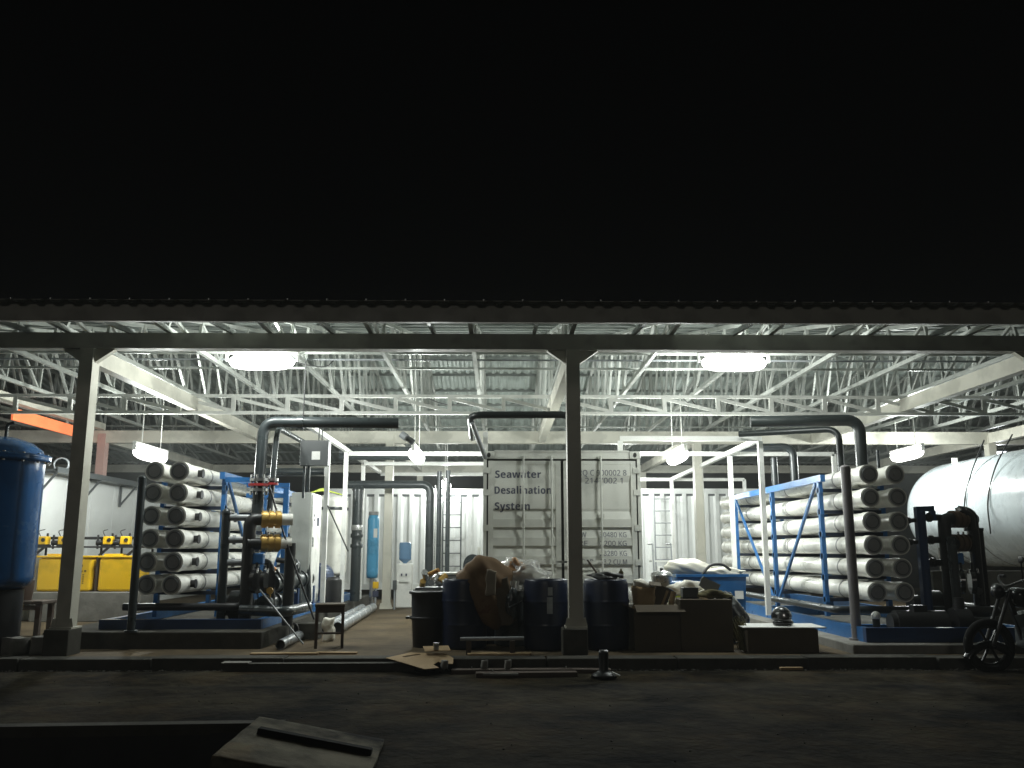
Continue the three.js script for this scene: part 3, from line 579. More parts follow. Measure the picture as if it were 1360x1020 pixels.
overhead('dark overhead pipe dropping behind the right rack, nearer of two', [V(5.3, 2.5, -12.9), V(5.3, 3.25, -12.9), V(3.75, 3.25, -13.1)], 0.085, null, M.darkPipe);
overhead('dark overhead pipe dropping behind the right rack, farther of two', [V(5.22, 2.45, -13.5), V(5.22, 3.2, -13.5), V(3.9, 3.22, -14.3)], 0.05, null, M.darkPipe);
overhead('grey pipe loop rising behind the right rack', [V(5.3, 2.4, -15.9), V(5.3, 3.2, -15.9), V(4.4, 3.2, -16.1)], 0.07);
overhead('thin grey pipe beside the rising pipe loop at right', [V(5.1, 2.4, -16.4), V(5.1, 3.05, -16.4)], 0.06);
overhead('short white pipe standing on the right rack', [V(6.1, 2.5, -14.2), V(6.1, 2.95, -14.2)], 0.025);
overhead('long grey pipe running above the electrical cabinet toward the container', [V(-4.0, 2.68, -15.3), V(-3.0, 2.68, -15.3)], 0.07);
{ const t = overhead('thick grey pipe under the rear beam at left', [V(-3.2, 3.28, -17.8), V(-1.6, 3.28, -17.9)], 0.14); }

// white tubular canopy frames
function frame(label, list, w = 0.075) {
  const t = thing('canopy_frame', label, 'frame', [list[0][0][0], list[0][0][1], -list[0][0][2]]), o = V(list[0][0][0], list[0][0][1], -list[0][0][2]);
  for (const [a, b] of list) part(Math.abs(a[1] - b[1]) > 0.5 ? 'post' : 'rail', [bar(V(a[0], a[1], -a[2]).sub(o), V(b[0], b[1], -b[2]).sub(o), w, w)], M.white, t);
  return t;
}
frame('white square-tube frame standing between left rack and aisle', [[[-2.95, 0.35, 15.3], [-2.95, 3.22, 15.3]], [[-2.96, 0.35, 17.2], [-2.96, 3.22, 17.2]], [[-2.96, 0.35, 19.4], [-2.96, 3.22, 19.4]], [[-2.95, 3.26, 13.7], [-2.95, 3.26, 22]],
  [[-2.91, 3.2, 17.2], [-0.22, 3.2, 17.2]], [[-2.91, 3.2, 19.2], [-0.3, 3.2, 19.2]], [[-2.91, 3.2, 21.9], [-0.4, 3.2, 21.9]], [[-0.22, 3.2, 13.95], [-0.22, 2.9, 13.95]]]);
frame('white square-tube frame standing between right rack and aisle', [[[4.32, 0.34, 14.6], [4.32, 3.14, 14.6]], [[4.46, 0.34, 17.1], [4.46, 3.16, 17.1]], [[4.46, 0.14, 19.6], [4.46, 3.16, 19.6]], [[4.32, 3.18, 14.6], [4.5, 3.18, 23.2]], [[4.48, 0.14, 23.1], [4.48, 3.14, 23.1]],
  [[2.0, 3.18, 14.6], [4.28, 3.18, 14.6]], [[2.0, 3.14, 14.6], [2.0, 2.92, 14.6]], [[2.22, 3.2, 17.15], [6.5, 3.2, 17.15]], [[6.5, 3.2, 17.15], [6.5, 2.66, 17.15]], [[2.3, 3.18, 23.2], [6.4, 3.18, 23.2]], [[6.4, 3.18, 23.2], [6.4, 2.8, 23.2]]], 0.078);

// electrical cabinet, hanging panel, tank, filters
{
  const t = thing('electrical_cabinet', 'tall light grey electrical cabinet behind the brass couplings', 'cabinet', [-3.36, 0.45, -15.25]);
  part('body', [rb(0.34, 1.88, 0.8, 0.01, 0, 0.94, -0.4)], M.cabinet, t);
  const d = part('door', [rb(0.02, 1.8, 0.74, 0.006, 0.182, 0.95, -0.4)], M.white, t);
  part('display', [bx(0.012, 0.14, 0.12, 0.196, 1.4, -0.5), bx(0.012, 0.04, 0.04, 0.196, 1.5, -0.2), bx(0.012, 0.03, 0.03, 0.196, 1.42, -0.2)], M.ink, d);
  part('handle', [bx(0.02, 0.16, 0.03, 0.2, 1.05, -0.1)], M.steel, d);
  const c = thing('cable_bundle', 'yellow green cable bundle lying on the electrical cabinet', 'cables', [-3.2, 2.34, -15.8]);
  part('cables', Array.from({ length: 4 }, (_, i) => cable([V(-0.1, 0.02, 0.1 - i * 0.02), V(0.05, 0.06 + 0.012 * i, -0.1), V(0.16, 0.03 + rnd(0, 0.04), -0.4 - i * 0.03), V(0.3, 0.03, -0.7)], 0.011)), M.green, c);
  const p = thing('control_box', 'dark grey hanging control box with a white tag above the cabinet', 'control box', [-2.9, 2.66, -14.0]);
  part('box', [rb(0.44, 0.4, 0.16, 0.012, 0, 0.2, 0)], M.grayBox, p);
  part('tag', [bx(0.13, 0.13, 0.006, 0.03, 0.16, 0.085)], M.label, p);
  part('hanger', [bar(V(-0.16, 0, 0), V(-0.16, -0.5, 0), 0.035, 0.035), rod(V(0.05, 0.4, 0), V(0.05, 0.62, 0), 0.01, 8), rod(V(0.1, 0.4, 0), V(0.1, 0.62, 0), 0.01, 8), rod(V(-0.09, 0, 0), V(-0.09, -0.4, 0), 0.025, 10)], M.pvc, p);
  const w = thing('white_cylinder_tank', 'white upright cylinder tank behind the left frame posts', 'tank', [-3.35, 0.36, -17.9]);
  part('shell', [lathe([[0, 0.5], [0.28, 0.52], [0.34, 0.6], [0.34, 1.95], [0.3, 2.05], [0, 2.12]])], M.vessel, w); part('leg', [rod(V(-0.2, 0, 0.1), V(-0.2, 0.55, 0.1), 0.03), rod(V(0.2, 0, 0.1), V(0.2, 0.55, 0.1), 0.03), rod(V(0, 0, -0.2), V(0, 0.55, -0.2), 0.03)], M.pvc, w);
  part('band', [lathe([[0.344, 1.78], [0.35, 1.79], [0.35, 1.83], [0.344, 1.84]])], M.pvc, w);
  const f = thing('filter_column', 'dark grey filter column between the left frame posts', 'filter', [-2.9, 0.36, -18.4]);
  part('body', [lathe([[0, 0], [0.1, 0], [0.1, 1.05], [0.125, 1.06], [0.125, 1.12], [0.1, 1.13], [0.1, 1.25], [0.125, 1.26], [0.125, 1.33], [0.105, 1.34], [0.105, 2.2], [0.125, 2.22], [0.1, 2.3], [0, 2.31]])], M.pvc, f); part('band', [lathe([[0.108, 1.4], [0.118, 1.41], [0.118, 1.5], [0.108, 1.51]])], M.steel, f);
  const b = thing('blue_filter', 'light blue filter cylinder beside the rear cream column', 'filter', [-2.83, 0.14, -20.3]);
  part('body', [lathe([[0, 0.6], [0.12, 0.62], [0.13, 0.7], [0.13, 1.9], [0.1, 2.0], [0, 2.02]])], M.lightBlue, b); part('head', [rod(V(0, 2.0, 0), V(0, 2.08, 0), 0.11, 20)], M.cap, b); part('stand', [rod(V(0, 0, 0), V(0, 0.62, 0), 0.05)], M.steel, b);
  part('sticker', [new THREE.CylinderGeometry(0.132, 0.132, 0.2, 12, 1, true, 0.2, 0.7).translate(0, 1.6, 0)], M.label, b);
  const m = thing('pump_motor', 'long grey pump with a blue motor lying on the left base frame', 'pump', [-3.3, 0.47, -14.0]);
  part('pump', [rod(V(0, 0.42, 0.8), V(0, 0.42, -2.0), 0.13, 22), ...[0.5, 0, -0.5, -1, -1.5].map((z) => rod(V(0, 0.42, z), V(0, 0.42, z - 0.06), 0.155, 22))], M.pvc, m);
  part('motor', [rod(V(0, 0.42, -2.05), V(0, 0.42, -2.9), 0.24, 24), ...Array.from({ length: 14 }, (_, i) => bx(0.5, 0.012, 0.6, 0, 0.42, -2.45, 0, 0, i * Math.PI / 14))], M.blueDark, m);
  part('lower_pump', [rod(V(0.02, 0.16, 1.2), V(0.02, 0.16, 0.3), 0.11, 20), rod(V(0.02, 0.16, 0.75), V(0.02, 0.16, 0.68), 0.14, 20)], M.pvc, m);
  part('valve', [rod(V(0.16, 0.35, 0.3), V(0.16, 0.15, 0.3), 0.05, 14), new THREE.SphereGeometry(0.05, 14, 10).translate(0.16, 0.4, 0.3), rod(V(0.1, 0.28, 0.1), V(0.22, 0.28, 0.1), 0.03, 12)], M.steel, m);
  part('valve_knob', [new THREE.SphereGeometry(0.042, 14, 10).translate(0.02, 0.62, 0.75), rod(V(0.02, 0.5, 0.75), V(0.02, 0.6, 0.75), 0.015)], M.orange, m);
  for (const [z, x] of [[1.0, 0.05], [0.55, -0.1], [0.1, 0.1], [-0.7, 0.05], [-1.3, 0.08]]) part('drop_pipe', pipe([V(x - 0.2, 0.75, z), V(x, 0.72, z), V(x + 0.06, 0.05, z + 0.05)], 0.04, 0.1), z > 0 ? M.black : M.pvc, m);
  part('pressure_gauge', [new THREE.CylinderGeometry(0.05, 0.05, 0.03, 18).rotateZ(Math.PI / 2).translate(0.16, 0.66, -0.2), rod(V(0.14, 0.52, -0.2), V(0.14, 0.62, -0.2), 0.01, 8)], M.steel, m);
  part('hose', [cable([V(0.1, 0.62, 0.9), V(0.2, 0.4, 0.8), V(0.18, 0.1, 0.5), V(0.1, 0.04, 0.1)], 0.018)], M.black, m);
  for (const z of [-0.4, -1.6, -2.45]) part('footing', [bx(0.3, 0.3, 0.1, 0, 0.15, z)], M.blueDark, m);
  const k = thing('black_cylinder', 'short black cylinder standing behind the stool on the left plinth', 'cylinder', [-2.88, 0.34, -15.9]);
  part('body', [lathe([[0, 0], [0.13, 0], [0.14, 0.02], [0.14, 0.5], [0.1, 0.56], [0, 0.57]])], M.black, k);
  const h = thing('fallen_pole', 'pale pole leaning down from the left manifold to the floor', 'pole', [-3.15, 0.85, -12.05]);
  part('pole', [rod(V(0, 0, 0), V(0.62, -0.68, 0.1), 0.012, 10)], M.pvcLight, h);
  const cb = thing('slack_cable', 'black cable hanging diagonally from the red flange to the aisle', 'cable', [-3.2, 2.25, -12.45]);
  part('cable', [cable([V(0, 0, 0), V(0.12, -0.35, 0), V(0.35, -0.95, 0.02), V(0.72, -1.8, 0.1)], 0.014)], M.black, cb);
  const cc = thing('guy_wire', 'thin dark wire slanting between the first two left frame posts', 'wire', [-2.9, 2.1, -15.2]);
  part('wire', [rod(V(0, 0, 0), V(0.1, -0.75, -1.6), 0.012, 8)], M.black, cc);
}
// tall dark pipes before the rear container at left
{
  const mk = (label, pts, r) => overhead(label, pts, r);
  mk('thick dark pipe with elbow standing before the rear container', [V(-1.45, 0.4, -18.8), V(-1.45, 2.72, -18.8), V(-3.2, 2.72, -18.8)], 0.085);
  mk('dark upright pipe left of the ladder before the rear container', [V(-1.22, 0.4, -18.2), V(-1.22, 2.95, -18.2)], 0.05);
  mk('dark upright pipe right of the ladder rungs before the rear container', [V(-1.03, 0.4, -18.0), V(-1.03, 2.95, -18.0)], 0.045);
  const s = thing('highlight_pipe', 'thin shiny pipe standing in for a highlight beside the thick dark pipe', 'pipe', [-1.33, 0.4, -18.7]); part('pipe', [rod(V(0, 0, 0), V(0, 2.3, 0), 0.018, 10)], M.chrome, s);  // bright pipe added where a highlight runs along the dark pipes
  const ladder = (label, x, d, y0, y1, w, m) => {
    const t = thing('ladder', label, 'ladder', [x, y0, -d]);
    for (const s of [-1, 1]) part('rail', [rod(V(s * w / 2, 0, 0), V(s * w / 2, y1 - y0, 0), 0.02, 10)], m, t);
    for (let y = 0.2; y < y1 - y0; y += 0.32) part('rung', [rod(V(-w / 2, y, 0), V(w / 2, y, 0), 0.014, 8)], m, t);
    return t;
  };
  ladder('dark ladder on the rear container between two dark pipes', -1.2, 22.85, 0.45, 2.75, 0.46, M.grayBox);
  ladder('grey steel ladder before the right rear container', 4.4, 24.0, 0.6, 2.95, 0.48, M.pvcLight);
  const l = thing('step_stand', 'white step stand with handrails at the foot of the right ladder', 'step stand', [3.35, 0.14, -18.6]);
  for (const s of [-1, 1]) part('handrail', pipe([V(s * 0.19, 0, 0.25), V(s * 0.19, 1.35, 0.05), V(s * 0.19, 1.35, -0.5)], 0.016), M.pvcLight, l);
  for (let i = 0; i < 4; i++) part('tread', [bx(0.4, 0.03, 0.18, 0, 0.25 + i * 0.25, 0.2 - i * 0.15)], M.white, l);
  part('post', [bx(0.1, 0.9, 0.08, 0, 0.45, -0.3)], M.white, l);
}
{ // water dispenser
  const t = thing('water_dispenser', 'white water dispenser with a blue bottle on top before the rear container', 'water dispenser', [-2.06, 0.14, -19.9]);
  part('body', [rb(0.34, 0.94, 0.32, 0.03, 0, 0.47, 0)], M.white, t); part('tap', [bx(0.03, 0.05, 0.05, -0.05, 0.7, 0.18), bx(0.03, 0.05, 0.05, 0.05, 0.7, 0.18)], M.ink, t);
  part('drip_tray', [bx(0.2, 0.015, 0.06, 0, 0.55, 0.18)], M.cabinet, t);
  part('bottle', [lathe([[0.03, 0.93], [0.05, 0.96], [0.13, 1.02], [0.135, 1.06], [0.128, 1.09], [0.135, 1.12], [0.135, 1.2], [0.128, 1.23], [0.135, 1.26], [0.135, 1.36], [0.12, 1.39], [0, 1.4]], 28)], M.bottle, t);
}
{ // meters fixed on the rear column near the dispenser
  const t = thing('meter_boxes', 'small yellow and blue meter boxes on pipes at the foot of the rear column', 'meter', [-2.4, 0.14, -19.25]);
  part('meter', [rb(0.12, 0.14, 0.08, 0.01, -0.2, 0.5, 0)], M.yellow, t); part('meter', [rb(0.12, 0.12, 0.08, 0.01, -0.2, 0.32, 0)], M.ink, t); part('meter', [rb(0.08, 0.2, 0.08, 0.01, 0.2, 0.5, 0)], M.grayBox, t);
  for (const x of [-0.2, 0.2]) part('pipe', [rod(V(x, 0, 0), V(x, 0.6, 0), 0.02)], M.pvcLight, t);
}

// ───────────── left: blue vessel, yellow tanks, table ─────────────
{
  const t = thing('filter_vessel', 'tall blue pressure vessel at the left edge of the picture', 'pressure vessel', [-6.26, 0.14, -11.2]);
  part('shell', [lathe([[0, 0.7], [0.3, 0.72], [0.48, 0.8], [0.52, 0.9], [0.52, 2.32]], 48)], M.tankBlue, t);
  part('dome', [lathe([[0.52, 2.38], [0.48, 2.46], [0.36, 2.55], [0.18, 2.61], [0, 2.63]], 48)], M.tankBlue, t);
  part('flange', [lathe([[0.52, 2.3], [0.585, 2.31], [0.585, 2.345], [0.575, 2.35], [0.585, 2.355], [0.585, 2.39], [0.52, 2.4]], 48)], M.tankBlue, t);
  const b = ready([rod(V(0, -0.055, 0), V(0, 0.06, 0), 0.009, 8), rod(V(0, 0.04, 0), V(0, 0.06, 0), 0.017, 6), rod(V(0, -0.055, 0), V(0, -0.04, 0), 0.017, 6)]);
  for (let i = 0; i < 16; i++) { const o = part('flange_bolt', b, M.steel, t); o.position.set(0.553 * Math.cos(i * Math.PI / 8 + 0.2), 2.345, 0.553 * Math.sin(i * Math.PI / 8 + 0.2)); }
  for (const x of [-0.14, 0.08]) part('top_pipe', pipe([V(x, 2.58, 0.05), V(x, 2.78, 0.05), V(x + 0.09, 2.8, 0.05)], 0.02, 0.05), M.pvc, t);
  part('skirt', [lathe([[0.42, 0], [0.42, 0.75]], 40)], M.black, t);
  part('side_pipe', pipe([V(0.1, 0.55, 0.48), V(0.1, 0.2, 0.55), V(-0.5, 0.2, 0.6)], 0.06), M.black, t);
}
{
  const tank = (label, x, w) => {
    const t = thing('dosing_tank', label, 'tank', [x, 0.65, -16.4]);
    part('body', [new RoundedBoxGeometry(w, 0.58, 0.62, 3, 0.05).translate(0, 0.29, 0)], M.yellow, t);
    part('lid', [rb(w + 0.05, 0.035, 0.66, 0.012, 0, 0.6, 0), rb(0.3, 0.04, 0.26, 0.012, -w / 4, 0.63, 0.05)], M.yellow, t);
    return t;
  };
  const a = tank('yellow plastic dosing tank with black lettering, left of two', -7.66, 0.94);
  { // printed notice on the tank's right front
    const c = document.createElement('canvas'); c.width = 128; c.height = 256; const g = c.getContext('2d'); g.fillStyle = '#000'; g.fillRect(0, 0, 128, 256); g.fillStyle = '#fff';
    g.font = 'bold 54px sans-serif'; g.fillText('ZP', 24, 60); g.fillRect(0, 84, 84, 16); g.fillRect(100, 80, 24, 18); g.font = 'bold 22px sans-serif';
    for (let i = 0; i < 5; i++) { g.fillRect(18, 128 + i * 20, 44, 9); g.fillRect(84, 124 + i * 22, 18, 10); }
    part('lettering', (() => { const p = new THREE.PlaneGeometry(0.2, 0.42).translate(0.3, 0.29, 0.313); p.userData.ready = true; return p; })(), mat(0.05, 0.035, 0.01, { alphaMap: new THREE.CanvasTexture(c), transparent: true, roughness: 0.8 }), a);
  }
  const b = tank('plain yellow plastic dosing tank, right of two', -6.72, 0.68);
  const c = thing('concrete_block', 'pale concrete block carrying the yellow dosing tanks', 'block', [-7.2, 0.14, -16.4]); part('block', [rb(1.9, 0.505, 0.8, 0.015, 0, 0.253, 0)], M.concrete, c);
  const g = thing('corner_pipe', 'dark brown pipe standing between the two yellow tanks', 'pipe', [-7.11, 0.65, -16.2]); part('pipe', [rod(V(0, 0, 0), V(0, 0.6, 0), 0.045, 16)], M.wood, g);
  const s = thing('pump_shelf', 'black steel shelf with braces above the yellow tanks', 'shelf', [-7.3, 1.3, -16.4]);
  part('plate', [bx(2.1, 0.03, 0.3, 0, 0.12, -0.05)], M.black, s);
  part('back_rail', [bx(2.1, 0.05, 0.03, 0, 0.28, -0.18)], M.black, s);
  for (const x of [-0.95, -0.58, 0.05, 0.42, 0.98]) part('upright', [bx(0.03, 0.32, 0.03, x, 0.13, -0.18)], M.black, s);
  for (const x of [-0.85, -0.3, 0.3, 0.8]) part('brace', [bar(V(x, 0.12, 0.08), V(x - 0.16, -0.03, 0.1), 0.03, 0.04)], M.black, s);
  const pump = (x, label) => {
    const p = thing('dosing_pump', label, 'dosing pump', [x, 1.435, -16.42], rnd(-0.2, 0.2));
    part('body', [rb(0.17, 0.15, 0.14, 0.02, 0, 0.1, 0)], M.yellow, p); part('head', [rod(V(-0.1, 0.06, 0.03), V(-0.2, 0.06, 0.05), 0.045, 14)], M.black, p); part('foot', [bx(0.19, 0.03, 0.15, 0, 0.015, 0)], M.black, p);
    part('dial', [new THREE.CylinderGeometry(0.035, 0.035, 0.02, 16).rotateX(Math.PI / 2).translate(0.03, 0.11, 0.075)], M.black, p);
    part('valve', [rod(V(-0.17, -0.05, 0.05), V(-0.17, 0.2, 0.05), 0.018, 10), rod(V(0.06, 0.17, 0), V(0.06, 0.23, 0), 0.02, 10)], M.black, p);
    part('hose', [cable([V(-0.06, 0.17, 0.02), V(-0.1, 0.26, 0.02), V(-0.07, 0.3, -0.1)], 0.008)], M.black, p);
  };
  pump(-8.22, 'yellow dosing pump, leftmost of four on the black shelf'); pump(-7.86, 'yellow dosing pump, second from left on the black shelf'); pump(-7.06, 'yellow dosing pump, third from left on the black shelf'); pump(-6.75, 'yellow dosing pump, rightmost of four on the black shelf');
  const l = thing('low_table', 'low brown wooden table with a bucket on it at the left', 'table', [-7.0, 0.14, -13.6]);
  part('top', [rb(0.72, 0.05, 0.45, 0.012, 0, 0.47, 0)], M.wood, l);
  for (const [x, z] of [[-0.3, 0.18], [0.3, 0.18], [-0.3, -0.18], [0.3, -0.18]]) part('leg', [bx(0.07, 0.46, 0.07, x, 0.22, z)], M.wood, l);
  part('apron', [bx(0.6, 0.07, 0.03, 0, 0.4, 0.19)], M.wood, l);
  const u = thing('bucket', 'brown bucket standing on the low wooden table', 'bucket', [-7.02, 0.636, -13.6]); part('body', [lathe([[0, 0], [0.1, 0], [0.125, 0.28], [0.135, 0.29], [0.12, 0.28], [0.1, 0.02]])], mat(0.12, 0.08, 0.06), u); part('handle', [new THREE.TorusGeometry(0.12, 0.006, 6, 20, Math.PI).translate(0, 0.28, 0)], M.steel, u);
  const k = thing('concrete_rubble', 'rough concrete lumps on the floor left of the front column', 'rubble', [-5.75, 0.14, -11.2]); for (let i = 0; i < 3; i++) part('lump', [lumpy(new THREE.BoxGeometry(0.24, 0.2, 0.22, 4, 4, 4), 0.012, 14, i).rotateY(i).translate(-0.25 + i * 0.24, 0.1, (i % 2) * 0.15)], M.concrete, k);
}

// ───────────── right: white tank, motorbike ─────────────
{
  const t = thing('storage_tank', 'big white cylindrical storage tank lying behind the right vessel rack', 'tank', [10.22, 2.16, -17.2]);
  const prof = [[0, 0], [0.4, 0.03], [0.75, 0.15], [0.98, 0.34], [1.1, 0.58], [1.12, 0.7]];
  const body = lathe([...prof.map(([r, y]) => [r, y - 3.7]), [1.12, 2.6], ...prof.slice(0, -1).reverse().map(([r, y]) => [r, 3.3 - y])], 64).rotateX(-Math.PI / 2);
  part('shell', [body], M.tankSteel, t);
  for (const z of [2.3, -0.1, -1.3]) part('weld_band', [new THREE.TorusGeometry(1.121, 0.011, 6, 72).translate(0, 0, z)], M.pvcLight, t);
  for (const z of [-1.8, 1.6]) part('saddle', [bx(1.7, 1.3, 0.3, 0, -1.4, z)], M.kerb, t);
  part('lifting_lug', [bx(0.12, 0.14, 0.03, -0.35, 1.1, -1.9), bx(0.12, 0.14, 0.03, -0.35, 1.1, 1.9)], M.vessel, t);
  part('hose', [cable([V(-0.6, 1.35, -0.2), V(-0.92, 0.7, -0.2), V(-1.14, 0.1, -0.15), V(-1.15, -0.45, -0.1)], 0.014), cable([V(-0.55, 1.35, 0.7), V(-0.95, 0.7, 0.7), V(-1.14, 0.1, 0.7), V(-1.15, -0.5, 0.7)], 0.014)], M.black, t);
  const w = thing('low_wall', 'low dark concrete wall below the white tank', 'wall', [9.9, 0.14, -16.2]); part('wall', [rb(5.2, 0.88, 0.2, 0.01, 0, 0.44, 0.9)], M.kerb, w);
}
{
  const t = thing('motorbike', 'black motorbike parked on the kerb at the right edge', 'motorbike', [5.55, 0.0, -10.35], 0.06);
  const wheel = (x) => { const w = new THREE.Group(); w.name = 'wheel'; w.position.set(x, 0.3, 0); t.add(w);
    part('tyre', [new THREE.TorusGeometry(0.255, 0.045, 12, 36)], M.rubber, w); part('rim', [new THREE.TorusGeometry(0.205, 0.014, 8, 32), rod(V(0, 0, -0.06), V(0, 0, 0.06), 0.04, 14), ...Array.from({ length: 6 }, (_, i) => bar(V(0, 0, 0), V(0.2 * Math.cos(i * 1.047), 0.2 * Math.sin(i * 1.047), 0), 0.02, 0.025))], M.black, w); };
  wheel(0); wheel(1.24);
  part('fork', [rod(V(0, 0.3, 0.08), V(0.26, 0.92, 0.08), 0.022, 10), rod(V(0, 0.3, -0.08), V(0.26, 0.92, -0.08), 0.022, 10)], M.black, t);
  part('front_fender', [new THREE.TorusGeometry(0.315, 0.05, 8, 20, 1.9).scale(1, 1, 1.3).rotateZ(0.7)], M.blackGloss, t);
  part('handlebar', [cable([V(0.42, 1.06, 0.36), V(0.32, 1.02, 0.2), V(0.27, 0.96, 0), V(0.32, 1.02, -0.2), V(0.42, 1.06, -0.36)], 0.014), rod(V(0.42, 1.06, 0.24), V(0.45, 1.065, 0.38), 0.02, 10), rod(V(0.42, 1.06, -0.24), V(0.45, 1.065, -0.38), 0.02, 10)], M.black, t);
  part('headlight', [new THREE.SphereGeometry(0.09, 18, 12).scale(0.8, 1, 1).translate(0.16, 0.9, 0)], M.blackGloss, t);
  part('mirror', [rod(V(0.33, 1.04, 0.22), V(0.28, 1.24, 0.3), 0.008, 8), new THREE.SphereGeometry(0.055, 14, 10).scale(0.3, 0.8, 1).translate(0.28, 1.26, 0.3)], M.black, t);
  part('fuel_tank', [new RoundedBoxGeometry(0.46, 0.22, 0.26, 4, 0.09).rotateZ(-0.08).translate(0.52, 0.82, 0)], M.blackGloss, t);
  part('seat', [new RoundedBoxGeometry(0.66, 0.1, 0.24, 4, 0.045).rotateZ(0.05).translate(1.04, 0.8, 0)], M.rubber, t);
  part('engine', [new RoundedBoxGeometry(0.4, 0.26, 0.26, 3, 0.05).translate(0.58, 0.4, 0), rod(V(0.46, 0.5, 0), V(0.4, 0.66, 0), 0.09, 16)], M.grayBox, t);
  part('frame', [bar(V(0.27, 0.9, 0), V(0.42, 0.3, 0), 0.04, 0.05), bar(V(0.42, 0.3, 0), V(1.24, 0.3, 0.09), 0.035, 0.04), bar(V(1.24, 0.3, 0.1), V(1.2, 0.76, 0.1), 0.03, 0.035), bar(V(1.24, 0.3, -0.1), V(1.2, 0.76, -0.1), 0.03, 0.035)], M.black, t);
  part('exhaust', [rod(V(0.5, 0.28, 0.14), V(1.35, 0.36, 0.16), 0.04, 14)], M.grayBox, t);
  part('rear_fender', [new THREE.TorusGeometry(0.33, 0.05, 8, 20, 1.6).rotateZ(0.3).translate(1.24, 0.3, 0)], M.blackGloss, t);
  part('kickstand', [rod(V(0.7, 0.28, 0.1), V(0.76, 0.0, 0.24), 0.012, 8)], M.black, t);
}

